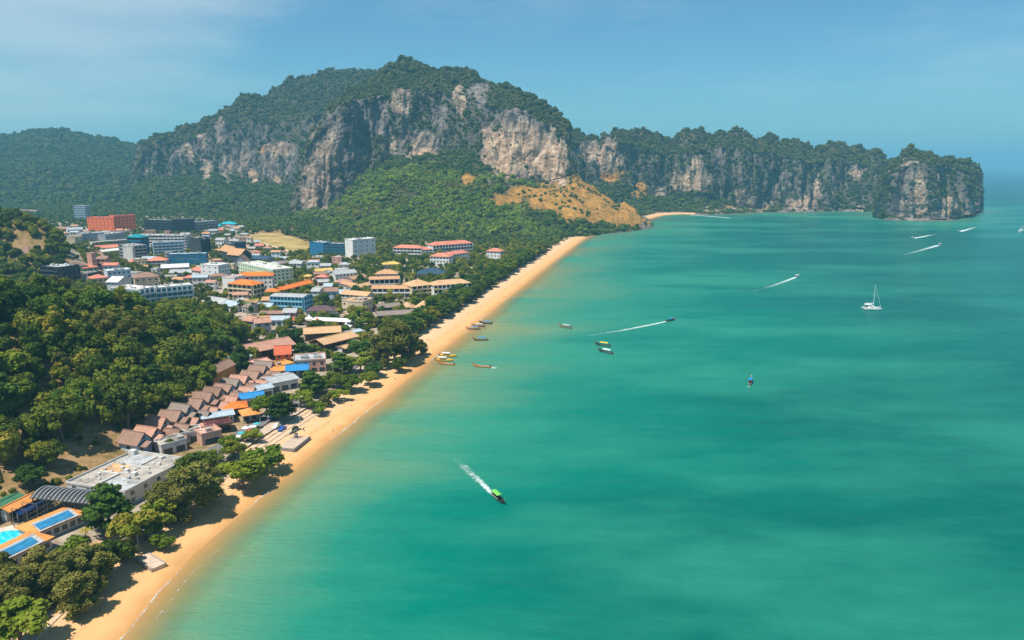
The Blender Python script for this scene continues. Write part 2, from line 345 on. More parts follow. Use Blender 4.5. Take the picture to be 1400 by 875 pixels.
def massif(name, cols, segs, nu, patches, gold=(), amp=12.0, seed=1, back=(110, 300), label=None, lump=44., speckle=.8, dome=.6):
    us = np.array([c[0] for c in cols], float); K = len(cols[0]) - 1
    prof = np.zeros((len(cols), K + 2, 3))
    for i, c in enumerate(cols):
        for j, q in enumerate(c[1:]):
            if q[0] == 'z':
                dx, dy, dz = ray(c[0], 250); prof[i, j] = (dx * q[2] / dy, q[2], q[1])
            elif len(q) == 1: prof[i, j] = G(c[0], q[0], 0.5)
            else: prof[i, j] = AT(c[0], q[0], q[1])
        r = prof[i, K - 1]; d = Vector((r[0], r[1], 0)).normalized()
        prof[i, K] = (r[0] + d.x * back[0], r[1] + d.y * back[0], r[2] * .72)
        prof[i, K + 1] = (r[0] + d.x * back[1], r[1] + d.y * back[1], -6)
    prof[:, 0, 2] -= 3
    uu = np.linspace(us[0], us[-1], nu)
    pr = np.stack([np.stack([np.interp(uu, us, prof[:, j, a]) for a in range(3)], -1) for j in range(K + 2)], 1)
    kk = np.ones(7) / 7                                                      # soften the column table
    for j in range(K + 2):
        for a in range(3):
            q = np.pad(pr[:, j, a], 3, 'edge'); pr[:, j, a] = np.convolve(q, kk, 'valid')
    rows = []; sec = []
    for j, n in enumerate(segs):
        t = (np.arange(n) / n)[None, :, None]
        rows.append(pr[:, j:j + 1] * (1 - t) + pr[:, j + 1:j + 2] * t); sec.append(j + np.arange(n) / n)
    rows.append(pr[:, -1:]); sec.append(np.array([K + 1.0]))
    P = np.concatenate(rows, 1); sec = np.concatenate(sec); nv = P.shape[1]
    def normals(P):
        a = np.gradient(P, axis=0); b = np.gradient(P, axis=1); n = np.cross(a, b); return n / (np.linalg.norm(n, axis=-1, keepdims=True) + 1e-9)
    N = normals(P); N[N[..., 1] > .2] *= 1
    N = np.where((N[..., 2:3] < -.2), -N, N)
    Q = P.reshape(-1, 3); N = N.reshape(-1, 3)
    steep = np.clip(1.15 - np.abs(N[:, 2]), 0, 1)
    fl = fbm(Q * np.array([1 / lump, 1 / (lump * 1.6), 1 / 260.]), 4, seed); fl = np.clip(3.4 * np.abs(fl), 0, 1.5) - .15
    bumps = fbm(Q / 42., 4, seed + 5); fine = fbm(Q / 11., 3, seed + 9, .6)
    secw = np.tile(np.interp(sec, [0, .3, 1, 2, 3, 4, K + 1], [0, .5, .7, 1, 1, .9, .3]), nu)
    Hn = N.copy(); Hn[:, 2] *= .25
    D = (amp * steep * (fl - .35) + amp * .55 * bumps) * secw + fine * (1.5 + 3.0 * steep) * secw
    Q = Q + Hn * D[:, None]
    gul = np.tile(np.interp(sec, [0, .25, 1.2, 2, 2.3], [0, .6, 1, .5, 0]), nu)
    Q[:, 2] += gul * (fbm(np.c_[Q[:, :2], np.zeros(len(Q))] / 85., 3, seed + 61) * 16 + fbm(np.c_[Q[:, :2], np.zeros(len(Q))] / 30., 2, seed + 67) * 5) * (Q[:, 2] > 4)
    top = np.tile(np.interp(sec, [0, 2, 3, 4, K + 1], [0, .1, .6, 1, .3]), nu)
    Q[:, 2] += top * (fbm(np.c_[Q[:, :2], np.zeros(len(Q))] / 30., 4, seed + 3) * amp * .6 + amp * dome * (fl - .62))
    P = Q.reshape(nu, nv, 3); N = normals(P).reshape(-1, 3); N = np.where(N[:, 2:3] < -.3, -N, N)
    u, v, _ = PIX(Q); u = u + fbm(Q / 26., 3, 31) * 9; v = v + fbm(Q / 26., 3, 47) * 9
    mott = .55 * fbm(Q * np.array([1 / 14., 1 / 14., 1 / 26.]), 4, 63, .62)
    rock = np.zeros(len(Q)); warm = np.zeros(len(Q)); gd = np.zeros(len(Q))
    for (pu, pv, ru, rv, w) in patches:
        m = smooth(1.45, .35, np.hypot((u - pu) / ru, (v - pv) / rv) + mott); rock = np.maximum(rock, m); warm = np.maximum(warm, m * w)
    speck = smooth(.12, .42, fbm(Q * np.array([1 / 22., 1 / 22., 1 / 46.]), 4, seed + 20)) * smooth(.62, .35, np.abs(N[:, 2])) * np.tile(np.interp(sec, [1.6, 2, 3.6, 4], [0, 1, 1, 0]), nu)
    rock = np.maximum(rock, speck * speckle); warm = np.maximum(warm, speck * speckle * smooth(-.1, .5, fbm(Q / 60., 3, seed + 29)) * .7)
    for (pu, pv, ru, rv) in gold: gd = np.maximum(gd, smooth(1.3, .7, np.hypot((u - pu) / ru, (v - pv) / rv)))
    front = np.tile(sec < K - .3, nu)
    rock *= front; gd *= front * (1 - np.clip(rock * 1.3, 0, 1))
    me = grid_mesh(name, Q, nu, nv, ROCK, {'rock': rock, 'warm': warm, 'gold': gd}, smooth_=False)
    o = tag(link(name, me), label=label, kind='structure')
    A = P; cr = np.cross(A[1:, :-1] - A[:-1, :-1], A[:-1, 1:] - A[:-1, :-1]); area = np.linalg.norm(cr, axis=-1)
    SCATTER.append((name, P, N.reshape(nu, nv, 3), rock.reshape(nu, nv), gd.reshape(nu, nv), area, sec))
    return o
M1 = [(400, (303,), (300, 1380), (294, 1420), (292, 1440), (290, 1460)),
      (411, (304,), (298, 1370), (287, 1420), (222, 1442), (212, 1490)), (425, (308,), (298, 1350), (287, 1415), (190, 1445), (180, 1520)),
      (450, (318,), (300, 1310), (281, 1420), (160, 1460), (147, 1560)), (475, (325,), (293, 1290), (262, 1440), (142, 1480), (126, 1600)),
      (500, (329,), (280, 1300), (232, 1470), (135, 1510), (109, 1640)), (525, (331,), (270, 1310), (216, 1490), (130, 1540), (93, 1680)),
      (550, (332,), (261, 1310), (213, 1500), (125, 1550), (80, 1700)), (580, (332,), (257, 1310), (213, 1500), (125, 1560), (88, 1700)),
      (610, (331,), (256, 1310), (205, 1510), (122, 1570), (95, 1700)), (640, (330,), (258, 1310), (205, 1500), (128, 1560), (101, 1680)),
      (665, (330,), (264, 1300), (222, 1470), (145, 1530), (108, 1650)), (690, (330,), (272, 1290), (240, 1440), (150, 1490), (115, 1620)),
      (720, (330,), (277, 1285), (247, 1425), (155, 1475), (127, 1580)), (750, (328,), (279, 1285), (247, 1420), (172, 1460), (147, 1540)),
      (768, (327,), (279, 1285), (243, 1420), (188, 1450), (162, 1500)), (777, (326,), (277, 1290), (238, 1420), (198, 1440), (176, 1470)),
      (785, (325,), (275, 1300), (240, 1425), (236, 1430), (233, 1440)), (800, (324,), (281, 1300), (251, 1420), (250, 1425), (248, 1435)),
      (820, (320.5,), (287, 1310), (265, 1415), (264, 1420), (262, 1430)), (840, (318.2,), (293, 1320), (278, 1400), (277, 1405), (275, 1415)),
      (860, (316,), (300, 1320), (290, 1385), (289, 1390), (287, 1400)), (878, (314,), (305, 1325), (300, 1365), (299, 1370), (298, 1378)),
      (887, (312.5,), (311, 1345), (310, 1355), (309.5, 1358), (309, 1362)), (893, ('z', -4, 1345), ('z', -4, 1350), ('z', -4, 1355), ('z', -4, 1358), ('z', -4, 1362))]
M1_P = [(440, 232, 28, 58, .45), (465, 190, 32, 45, .12), (425, 270, 16, 22, .7), (492, 165, 22, 32, .05), (548, 140, 13, 20, .55), (520, 160, 14, 30, .1), (628, 138, 9, 22, .7),
        (572, 196, 32, 18, .3), (575, 208, 26, 9, .9), (700, 210, 44, 42, .85), (748, 215, 34, 34, .8), (700, 166, 26, 20, .15), (668, 195, 14, 28, .75), (762, 240, 16, 14, .8), (735, 180, 25, 16, .2), (885, 309, 12, 4, .3), (535, 195, 8, 22, .5), (600, 160, 14, 16, .05), (655, 130, 16, 18, .08)]
massif('limestone_mountain', M1, (46, 22, 120, 46, 10, 6), 620, M1_P, [(805, 262, 42, 30), (838, 286, 44, 18), (775, 254, 40, 12), (800, 292, 40, 12), (720, 262, 26, 8), (865, 302, 26, 10), (755, 275, 34, 16), (640, 245, 14, 6), (690, 275, 22, 8)], 13, 3, speckle=.5)
M1B = [(180, ('z', 12, 1560), (272, 1750), (258, 1900), (256, 1920), (254, 1950)), (193, ('z', 12, 1560), (268, 1750), (247, 1950), (205, 1970), (192, 2020)),
       (215, ('z', 12, 1560), (268, 1750), (243, 1950), (192, 1975), (180, 2050)), (240, ('z', 12, 1550), (268, 1740), (243, 1950), (195, 1980), (180, 2060)),
       (262, ('z', 12, 1550), (268, 1740), (241, 1940), (190, 1975), (170, 2060)), (298, ('z', 12, 1540), (268, 1730), (240, 1920), (182, 1970), (161, 2080)),
       (306, ('z', 12, 1540), (268, 1730), (240, 1920), (170, 1960), (149, 2080)), (330, ('z', 12, 1520), (270, 1720), (245, 1900), (165, 1960), (133, 2100)),
       (365, ('z', 12, 1500), (272, 1700), (248, 1880), (165, 1950), (125, 2120)), (385, ('z', 12, 1490), (275, 1690), (250, 1870), (165, 1950), (112, 2150)),
       (415, ('z', 12, 1470), (278, 1680), (255, 1860), (160, 1950), (103, 2180)), (440, ('z', 12, 1500), (278, 1680), (255, 1860), (158, 1950), (97, 2200)),
       (480, ('z', 12, 1500), (278, 1680), (255, 1860), (150, 1950), (91, 2220)), (515, ('z', 12, 1500), (278, 1680), (250, 1860), (150, 1950), (96, 2220)),
       (560, ('z', 12, 1500), (278, 1680), (250, 1860), (150, 1950), (112, 2220)), (640, ('z', 12, 1500), (278, 1680), (255, 1860), (190, 1950), (170, 2220))]
M1B_P = [(301, 182, 8, 24, .25), (257, 206, 8, 16, .6), (310, 228, 12, 20, .35), (346, 240, 5, 12, .9), (332, 215, 11, 22, .3), (370, 225, 13, 22, .25), (397, 220, 9, 28, .1), (281, 230, 10, 12, .6), (385, 203, 16, 9, .7), (197, 240, 4, 6, .9), (275, 195, 9, 14, .4), (378, 246, 5, 8, .8), (240, 210, 8, 14, .2)]
massif('limestone_mountain', M1B, (40, 22, 70, 46, 10, 6), 420, M1B_P, [(375, 205, 22, 8)], 15, 11, speckle=.42)
M3 = [(u, ('z', 10, 1800), (m, 2150), (c, 2450), (t, 2650), (r, 2850)) for u, m, c, t, r in
      [(-260, 245, 228, 215, 206), (-150, 242, 224, 208, 202), (-60, 240, 220, 202, 194), (0, 238, 218, 197, 187), (35, 238, 216, 192, 180), (70, 238, 214, 188, 175), (110, 240, 218, 194, 182), (150, 242, 222, 200, 190), (195, 245, 230, 212, 200), (230, 250, 240, 225, 214), (290, 258, 250, 244, 238)]]
massif('forested_hill', M3, (36, 30, 30, 30, 8, 6), 260, [], (), 13, 21)
M2 = [(745, ('z', 3, 1620), ('z', 25, 1700), (250, 1790), (178, 1825), (148, 1900)), (770, ('z', 3, 1630), ('z', 25, 1710), (250, 1790), (190, 1825), (160, 1890)),
      (800, ('z', 3, 1640), ('z', 25, 1720), (250, 1790), (205, 1820), (182, 1880)), (822, ('z', 3, 1650), ('z', 22, 1730), (248, 1790), (205, 1820), (183, 1880)),
      (845, ('z', 3, 1660), ('z', 20, 1740), (246, 1790), (196, 1820), (172, 1880)), (872, ('z', 3, 1670), ('z', 14, 1750), (262, 1795), (200, 1820), (177, 1880)),
      (900, (292,), ('z', 14, 1775), (274, 1800), (206, 1825), (183, 1890)), (922, (291.5,), ('z', 16, 1785), (268, 1805), (210, 1830), (189, 1890)),
      (945, (292,), ('z', 22, 1785), (262, 1810), (204, 1835), (181, 1900)), (972, (293,), ('z', 22, 1780), (264, 1810), (200, 1835), (176, 1900)),
      (1000, (292,), ('z', 14, 1775), (277, 1800), (202, 1830), (178, 1900)), (1025, (291,), ('z', 8, 1790), (284, 1800), (210, 1835), (189, 1900)),
      (1050, (290,), ('z', 6, 1805), (285, 1815), (212, 1850), (190, 1920)), (1075, (289.5,), ('z', 6, 1815), (284, 1825), (212, 1860), (188, 1930)),
      (1100, (289,), ('z', 5, 1825), (284, 1838), (220, 1865), (200, 1930)), (1118, (288.8,), ('z', 5, 1832), (284, 1842), (218, 1870), (197, 1935)),
      (1150, (288.5,), ('z', 5, 1838), (284, 1848), (218, 1875), (196, 1945)), (1180, (288.8,), ('z', 5, 1832), (284, 1842), (222, 1868), (202, 1930)),
      (1200, (289.5,), ('z', 5, 1815), (285, 1825), (228, 1850), (210, 1910)), (1213, (290,), ('z', 5, 1805), (286, 1815), (238, 1840), (219, 1890)),
      (1240, (289.5,), ('z', 5, 1810), (286, 1820), (250, 1840), (238, 1880)), (1262, (289.5,), ('z', 2, 1810), ('z', 4, 1820), ('z', 6, 1840), ('z', 8, 1860))]
M2_P = [(832, 212, 18, 22, .8), (806, 206, 18, 16, .55), (938, 248, 26, 18, .9), (950, 230, 10, 18, .75), (896, 262, 16, 9, .65), (965, 245, 7, 14, .3), (1012, 262, 9, 14, .65), (1035, 278, 24, 9, .5), (1090, 277, 26, 10, .7), (1076, 248, 13, 14, .25), (1116, 255, 6, 18, .75), (1170, 236, 10, 12, .6), (1060, 262, 8, 12, .2), (1175, 284, 6, 5, .6), (1140, 250, 6, 14, .2), (1000, 288, 60, 3, .5), (1120, 286, 60, 3, .3), (985, 215, 8, 12, .2)]
massif('limestone_headland', M2, (24, 14, 90, 40, 8, 6), 560, M2_P, [(1000, 286, 10, 4), (1040, 283, 14, 4), (875, 262, 10, 10), (835, 240, 16, 8)], 17, 31, back=(90, 230), lump=52., speckle=.45, dome=1.1)
M4 = [(1201, ('z', -4, 1640), ('z', -4, 1640), ('z', -4, 1642), ('z', -3, 1645), ('z', -3, 1650)),
      (1209, (298.5,), ('z', 3, 1585), (295, 1588), (244, 1600), (230, 1640)), (1216, (300,), ('z', 3, 1552), (297, 1555), (234, 1572), (219, 1640)), (1226, (300.8,), ('z', 3, 1535), (298, 1538), (226, 1556), (211, 1640)),
      (1245, (301.5,), ('z', 3, 1520), (298.5, 1524), (222, 1545), (206, 1640)), (1270, (301.8,), ('z', 3, 1518), (299, 1524), (222, 1548), (208, 1650)),
      (1300, (301,), ('z', 3, 1535), (298, 1545), (228, 1570), (214, 1680)), (1318, (297.5,), ('z', 3, 1610), (294, 1620), (236, 1645), (221, 1730)),
      (1330, (292.5,), ('z', 3, 1730), (289, 1735), (246, 1755), (233, 1800)), (1337, (290,), ('z', 3, 1790), (287, 1795), (258, 1810), (245, 1840)),
      (1342, ('z', -4, 1830), ('z', -4, 1832), ('z', -4, 1836), ('z', -3, 1840), ('z', -3, 1850))]
M4_P = [(1243, 262, 20, 40, .25), (1257, 265, 7, 34, .85), (1296, 280, 9, 18, .85), (1326, 282, 12, 16, .5), (1225, 285, 14, 16, .1), (1238, 225, 12, 10, .4), (1262, 298, 50, 4, .35), (1310, 262, 6, 16, .3), (1290, 240, 6, 12, .15)]
massif('limestone_headland', M4, (10, 6, 110, 44, 8, 6), 300, M4_P, [], 15, 41, back=(60, 160), lump=46., speckle=.5, dome=.9)

# ------------------------------------------------------------------ plants: leaf-clump crowns
def foliage(name, stops, seed=0.0, transl=.25):
    k = NT(name); oi = k.n('ObjectInfo'); c = k.coord('Object')
    n = k.noise(.55, 3, .6, c); a = k.attr('leaf')
    f = k.math('ADD', k.math('MULTIPLY', oi.outputs['Random'], .62), k.math('MULTIPLY_ADD', k.math('SUBTRACT', n, .5), .5, k.math('MULTIPLY', a, .38)))
    col = k.ramp(f, stops)
    k.set(col, .75, .12)
    tr = k.n('BsdfTranslucent'); k.l(k.mix(.5, col, (.16, .20, .02)), tr.inputs[0]); mx = k.n('MixShader'); mx.inputs[0].default_value = transl
    k.l(k.b.outputs[0], mx.inputs[1]); k.l(tr.outputs[0], mx.inputs[2]); k.l(mx.outputs[0], k.out.inputs[0]); return k.m
LEAF = foliage('leaf_green', [(.12, (0.048, 0.083, 0.010)), (.35, (0.094, 0.138, 0.012)), (.58, (0.166, 0.198, 0.017)), (.78, (0.276, 0.258, 0.025)), (.97, (0.419, 0.267, 0.055))])
LEAF_DARK = foliage('leaf_dark', [(.15, (0.030, 0.072, 0.012)), (.5, (0.061, 0.127, 0.017)), (.9, (0.120, 0.191, 0.022))])
LEAF_OLIVE = foliage('leaf_olive', [(.15, (0.127, 0.134, 0.026)), (.5, (0.221, 0.212, 0.043)), (.9, (0.350, 0.301, 0.074))], transl=.2)
LEAF_BRIGHT = foliage('leaf_bright', [(.15, (0.083, 0.143, 0.010)), (.5, (0.149, 0.215, 0.014)), (.9, (0.254, 0.280, 0.023))])
LEAF_FAR = foliage('leaf_far', [(.1, (0.041, 0.080, 0.013)), (.4, (0.074, 0.122, 0.018)), (.68, (0.131, 0.175, 0.024)), (.9, (0.216, 0.205, 0.035)), (.99, (0.404, 0.246, 0.066))], transl=.12)
LEAF_GREEN_FAR = foliage('leaf_green_far', [(.1, (0.073, 0.133, 0.015)), (.45, (0.137, 0.204, 0.018)), (.85, (0.240, 0.280, 0.026))], transl=.15)
LEAF_YELLOW_FAR = foliage('leaf_yellow_far', [(.1, (.085, .115, .015)), (.45, (.16, .185, .022)), (.85, (.26, .24, .04))], transl=.15)
LEAF_CLIFF = foliage('leaf_cliff', [(.1, (0.054, 0.083, 0.025)), (.45, (0.095, 0.124, 0.037)), (.75, (0.163, 0.160, 0.054)), (.98, (0.296, 0.219, 0.093))], transl=.1)
BARK = paint('bark', (.16, .12, .085), .9, .4, 1.5)
BARK_PALE = paint('bark_pale', (.30, .25, .19), .9, .35, 1.5)
def quads(C, Nn, size, rg, asp=1.0, bend=.5):
    """leaf clumps: one randomly turned four-sided face per centre"""
    n = len(C); t = rg.normal(size=(n, 3)); a = np.cross(Nn, t); a /= np.linalg.norm(a, axis=1, keepdims=True) + 1e-9
    b = np.cross(Nn, a); s = (size * rg.uniform(.6, 1.35, n))[:, None]
    return np.stack([C - a * s - b * s * asp * .4, C + b * -s * asp + a * s * .3, C + a * s + b * s * asp * .35, C + b * s * asp - a * s * .2], 1).reshape(-1, 3)
ICO = None
def ico(sub):
    bm = bmesh.new(); bmesh.ops.create_icosphere(bm, subdivisions=sub, radius=1.0)
    V = np.array([v.co[:] for v in bm.verts]); F = np.array([[v.index for v in f.verts] for f in bm.faces]); bm.free(); return V, F
ICO1, ICO2 = ico(1), ico(2)
def crown_mesh(name, mat, lobes, leaves, lsize, seed, core=.72, up=.25, asp=1.0, jit=.55):
    """lobes: list of (centre, radii); leaves per lobe"""
    rg = np.random.default_rng(seed); V = []; F = []; A = []; base = 0
    for (c, r) in lobes:
        c = np.array(c); r = np.array(r)
        v = ICO1[0] * (1 + .18 * rg.normal(size=(len(ICO1[0]), 1))) * r * core + c
        V.append(v); F += [tuple(map(int, f + base)) for f in ICO1[1]]; A.append(np.full(len(v), rg.uniform(.05, .35))); base += len(v)
        d = rg.normal(size=(leaves, 3)); d[:, 2] = d[:, 2] + up; d /= np.linalg.norm(d, axis=1, keepdims=True)
        C = c + d * r * rg.uniform(.72, 1.12, (leaves, 1))
        nn = d + rg.normal(size=(leaves, 3)) * jit; nn /= np.linalg.norm(nn, axis=1, keepdims=True)
        q = quads(C, nn, lsize, rg, asp); V.append(q)
        F += [(base + 4 * i, base + 4 * i + 1, base + 4 * i + 2, base + 4 * i + 3) for i in range(leaves)]
        lob = rg.uniform(0, .6); A.append(np.repeat(np.clip(lob + rg.uniform(-.15, .4, leaves), 0, 1), 4)); base += 4 * leaves
    V = np.concatenate(V); me = mesh(name, V, F, mat)
    at = me.attributes.new('leaf', 'FLOAT', 'POINT'); at.data.foreach_set('value', np.concatenate(A).astype(np.float32)); return me
def tube(pts, rad, n=7):
    V = []; F = []
    for i, p in enumerate(pts):
        p = Vector(p); d = (Vector(pts[min(i + 1, len(pts) - 1)]) - Vector(pts[max(i - 1, 0)])).normalized(); q = d.to_track_quat('Z', 'Y')
        for k in range(n):
            V.append(p + q @ Vector((math.cos(2 * math.pi * k / n) * rad[i], math.sin(2 * math.pi * k / n) * rad[i], 0)))
    for i in range(len(pts) - 1):
        for k in range(n): F.append((i * n + k, i * n + (k + 1) % n, (i + 1) * n + (k + 1) % n, (i + 1) * n + k))
    F.append(tuple(range((len(pts) - 1) * n, len(pts) * n))); return V, F
def join(*vf):
    V = []; F = []
    for v, f in vf:
        b = len(V); V += list(v); F += [tuple(i + b for i in q) for q in f]
    return V, F
def trunk_mesh(name, h, r, rg, mat, limbs=4, spread=.3):
    lean = rg.normal(size=2) * .05 * h
    parts = [tube([(0, 0, -.8), (lean[0] * .3, lean[1] * .3, h * .3), (lean[0], lean[1], h * .62), (lean[0] * 1.3, lean[1] * 1.3, h * .85)], [r * 1.3, r, r * .7, r * .3])]
    for i in range(limbs):
        a = 2 * math.pi * (i + rg.uniform(0, .6)) / limbs; z0 = h * rg.uniform(.35, .55); L = h * spread * rg.uniform(.8, 1.2)
        parts.append(tube([(lean[0] * .5, lean[1] * .5, z0), (lean[0] * .5 + math.cos(a) * L * .5, lean[1] * .5 + math.sin(a) * L * .5, z0 + L * .45), (lean[0] + math.cos(a) * L, lean[1] + math.sin(a) * L, z0 + L * .8)], [r * .5, r * .34, r * .14], 5))
    V, F = join(*parts); return mesh(name, V, F, mat, True)
# unit trees are 10 m tall; scaled where they stand
def broad_tree(seed, mat, nl=20, leaves=105, wide=1.0, lsize=.34, flat=1.0, lo=3.2):
    rg = np.random.default_rng(seed); lob = []
    for i in range(nl):
        a = rg.uniform(0, 2 * math.pi); rr_ = 3.6 * wide * math.sqrt(rg.uniform(.02, 1)); hz = rg.uniform(0, 1)
        z = lo + 1.2 + (5.1 * flat) * hz * (1 - .55 * (rr_ / (3.9 * wide)) ** 2); s = rg.uniform(1.15, 1.9)
        lob.append(((math.cos(a) * rr_, math.sin(a) * rr_, z), (s * wide, s * wide, s * .78)))
    return crown_mesh('crown', mat, lob, leaves, lsize, seed), trunk_mesh('trunk', 8.2, .26, rg, BARK)
def casuarina(seed, mat=None):
    rg = np.random.default_rng(seed); lob = []
    for i in range(30):
        z = rg.uniform(1.6, 9.5); w = 3.0 * (1 - ((z - 4.2) / 5.9) ** 2) ** .5 if abs(z - 4.2) < 5.9 else .6
        a = rg.uniform(0, 2 * math.pi); rr_ = max(w, .4) * math.sqrt(rg.uniform(.05, 1)); s = rg.uniform(.6, 1.2)
        lob.append(((math.cos(a) * rr_, math.sin(a) * rr_, z), (s, s, s * 1.25)))
    return crown_mesh('crown', mat or LEAF_OLIVE, lob, 190, .135, seed, core=.45, up=.6, asp=3.4, jit=1.0), trunk_mesh('trunk', 8.8, .2, rg, BARK, 6, .2)
def layered_tree(seed, mat):
    rg = np.random.default_rng(seed); lob = []
    for z, rad, n in ((3.2, 3.0, 7), (5.0, 2.9, 7), (6.7, 2.3, 6), (8.3, 1.5, 4), (9.3, .6, 1)):
        for i in range(n):
            a = 2 * math.pi * (i + rg.uniform(0, .7)) / n; q = rad * rg.uniform(.55, 1.0); s = rg.uniform(1.0, 1.5)
            lob.append(((math.cos(a) * q, math.sin(a) * q, z + rg.uniform(-.25, .25)), (s, s, s * .55)))
    return crown_mesh('crown', mat, lob, 80, .32, seed, up=.7), trunk_mesh('trunk', 9.0, .24, rg, BARK, 6, .25)
def palm(seed):
    rg = np.random.default_rng(seed); V = []; F = []
    for i in range(15):
        a = 2 * math.pi * i / 15 + rg.uniform(-.2, .2); L = rg.uniform(2.6, 3.4); droop = rg.uniform(.5, 1.7); rise = rg.uniform(.2, 1.0)
        prev = None
        for j in range(7):
            t = j / 6; r = L * t; z = 9 + rise * math.sin(t * 2.2) - droop * t * t; wd = .34 * math.sin(math.pi * min(1, t * .9 + .1)) + .03
            c = Vector((math.cos(a) * r, math.sin(a) * r, z)); s = Vector((-math.sin(a), math.cos(a), 0)) * wd
            row = [len(V), len(V) + 1, len(V) + 2]; V += [c - s - Vector((0, 0, wd * .45)), c, c + s - Vector((0, 0, wd * .45))]
            if prev: F += [(prev[0], prev[1], row[1], row[0]), (prev[1], prev[2], row[2], row[1])]
            prev = row
    me = mesh('crown', V, F, LEAF); at = me.attributes.new('leaf', 'FLOAT', 'POINT'); at.data.foreach_set('value', rg.uniform(0, 1, len(V)).astype(np.float32))
    l = rg.normal(size=2) * .4
    tv, tf = tube([(-l[0], -l[1], -.8), (-l[0] * .3, -l[1] * .3, 4), (0, 0, 9.05)], [.26, .17, .13], 7); return me, mesh('trunk', tv, tf, BARK_PALE, True)
TREES = {'broad': [broad_tree(100 + i, LEAF) for i in range(5)], 'dark': [broad_tree(120 + i, LEAF_DARK, wide=.95) for i in range(3)], 'bright': [broad_tree(140 + i, LEAF_BRIGHT, wide=1.05) for i in range(3)],
         'tall': [broad_tree(160 + i, LEAF, 18, 105, .72, .30, 1.05, 3.4) for i in range(3)], 'casuarina': [casuarina(180 + i) for i in range(3)], 'layered': [layered_tree(200 + i, LEAF_DARK) for i in range(2)],
         'flat': [broad_tree(220 + i, LEAF_BRIGHT, 16, 110, 1.15, .36, .62, 3.0) for i in range(2)], 'palm': [palm(240 + i) for i in range(3)],
         'bush': [crown_mesh('crown', LEAF, [((rg_.uniform(-2, 2), rg_.uniform(-2, 2), rg_.uniform(1, 4.5)), (2.2, 2.2, 2.0)) for _ in range(9)], 90, .42, 260 + i) for i, rg_ in enumerate([random.Random(1), random.Random(2)])]}
NAMES = {'broad': 'broadleaf_tree', 'dark': 'broadleaf_tree', 'bright': 'broadleaf_tree', 'tall': 'broadleaf_tree', 'casuarina': 'casuarina_tree', 'layered': 'almond_tree', 'flat': 'broadleaf_tree', 'palm': 'palm_tree'}
def tree(kind, p, h, label, group=None, var=None, wide=1.0, rz=None):
    v = TREES[kind][random.randrange(len(TREES[kind])) if var is None else var % len(TREES[kind])]
    e_ = empty(NAMES[kind], p, random.uniform(0, 6.28) if rz is None else rz); s = h / 10.0
    e_.scale = (s * wide, s * wide, s)
    link('trunk', v[1], e_); link('crown', v[0], e_)
    return tag(e_, label, 'palm' if kind == 'palm' else 'tree', group)
# scatterer for cover that nobody could count
def proto_collection(name, meshes):
    c = bpy.data.collections.new(name)
    for i, m in enumerate(meshes):
        o = bpy.data.objects.new('%s_%02d' % (name, i), m); c.objects.link(o)
    return c
def scatter(name, label, cat, pts, scl, coll, nproto, squash=None):
    n = len(pts); me = bpy.data.meshes.new(name); me.vertices.add(n); me.vertices.foreach_set('co', np.asarray(pts, dtype=np.float32).ravel())
    rg = np.random.default_rng(n)
    for k, a in (('scl', scl), ('rot', rg.uniform(0, 6.28, n)), ('sq', squash if squash is not None else rg.uniform(.8, 1.2, n))):
        at = me.attributes.new(k, 'FLOAT', 'POINT'); at.data.foreach_set('value', np.asarray(a, dtype=np.float32))
    at = me.attributes.new('pick', 'INT', 'POINT'); at.data.foreach_set('value', rg.integers(0, nproto, n).astype(np.int32))
    o = link(name, me); tag(o, label, cat, kind='stuff')
    t = bpy.data.node_groups.new(name + '_nodes', 'GeometryNodeTree')
    t.interface.new_socket('Geometry', in_out='INPUT', socket_type='NodeSocketGeometry'); t.interface.new_socket('Geometry', in_out='OUTPUT', socket_type='NodeSocketGeometry')
    N = t.nodes.new; L = t.links.new; gi, go = N('NodeGroupInput'), N('NodeGroupOutput'); m2p = N('GeometryNodeMeshToPoints'); iop = N('GeometryNodeInstanceOnPoints'); ci = N('GeometryNodeCollectionInfo')
    ci.inputs['Collection'].default_value = coll; ci.inputs['Separate Children'].default_value = True; ci.inputs['Reset Children'].default_value = True
    def na(nm, ty='FLOAT'):
        x = N('GeometryNodeInputNamedAttribute'); x.data_type = ty; x.inputs['Name'].default_value = nm; return x.outputs['Attribute']
    L(gi.outputs[0], m2p.inputs[0]); L(m2p.outputs[0], iop.inputs['Points']); L(ci.outputs[0], iop.inputs['Instance']); iop.inputs['Pick Instance'].default_value = True
    L(na('pick', 'INT'), iop.inputs['Instance Index'])
    cr = N('ShaderNodeCombineXYZ'); L(na('rot'), cr.inputs[2]); L(cr.outputs[0], iop.inputs['Rotation'])
    cs = N('ShaderNodeCombineXYZ'); sc = na('scl'); mu = N('ShaderNodeMath'); mu.operation = 'MULTIPLY'; L(sc, mu.inputs[0]); L(na('sq'), mu.inputs[1])
    L(sc, cs.inputs[0]); L(sc, cs.inputs[1]); L(mu.outputs[0], cs.inputs[2]); L(cs.outputs[0], iop.inputs['Scale'])
    L(iop.outputs[0], go.inputs[0]); md = o.modifiers.new('cover', 'NODES'); md.node_group = t
    return o
def far_crown(seed, mat, nl=5, leaves=34, lsize=.30):
    """unit crown: about 1 m radius, foot at 0"""
    rg = np.random.default_rng(seed); lob = []
    for i in range(nl):
        a = rg.uniform(0, 6.28); q = .55 * math.sqrt(rg.uniform(0, 1)); s = rg.uniform(.42, .66); lob.append(((math.cos(a) * q, math.sin(a) * q, rg.uniform(.35, 1.05)), (s, s, s * .85)))
    return crown_mesh('crown', mat, lob, leaves, lsize * .55, seed, core=.85)
FAR = proto_collection('far_crown', [far_crown(300 + i, LEAF_FAR) for i in range(6)])
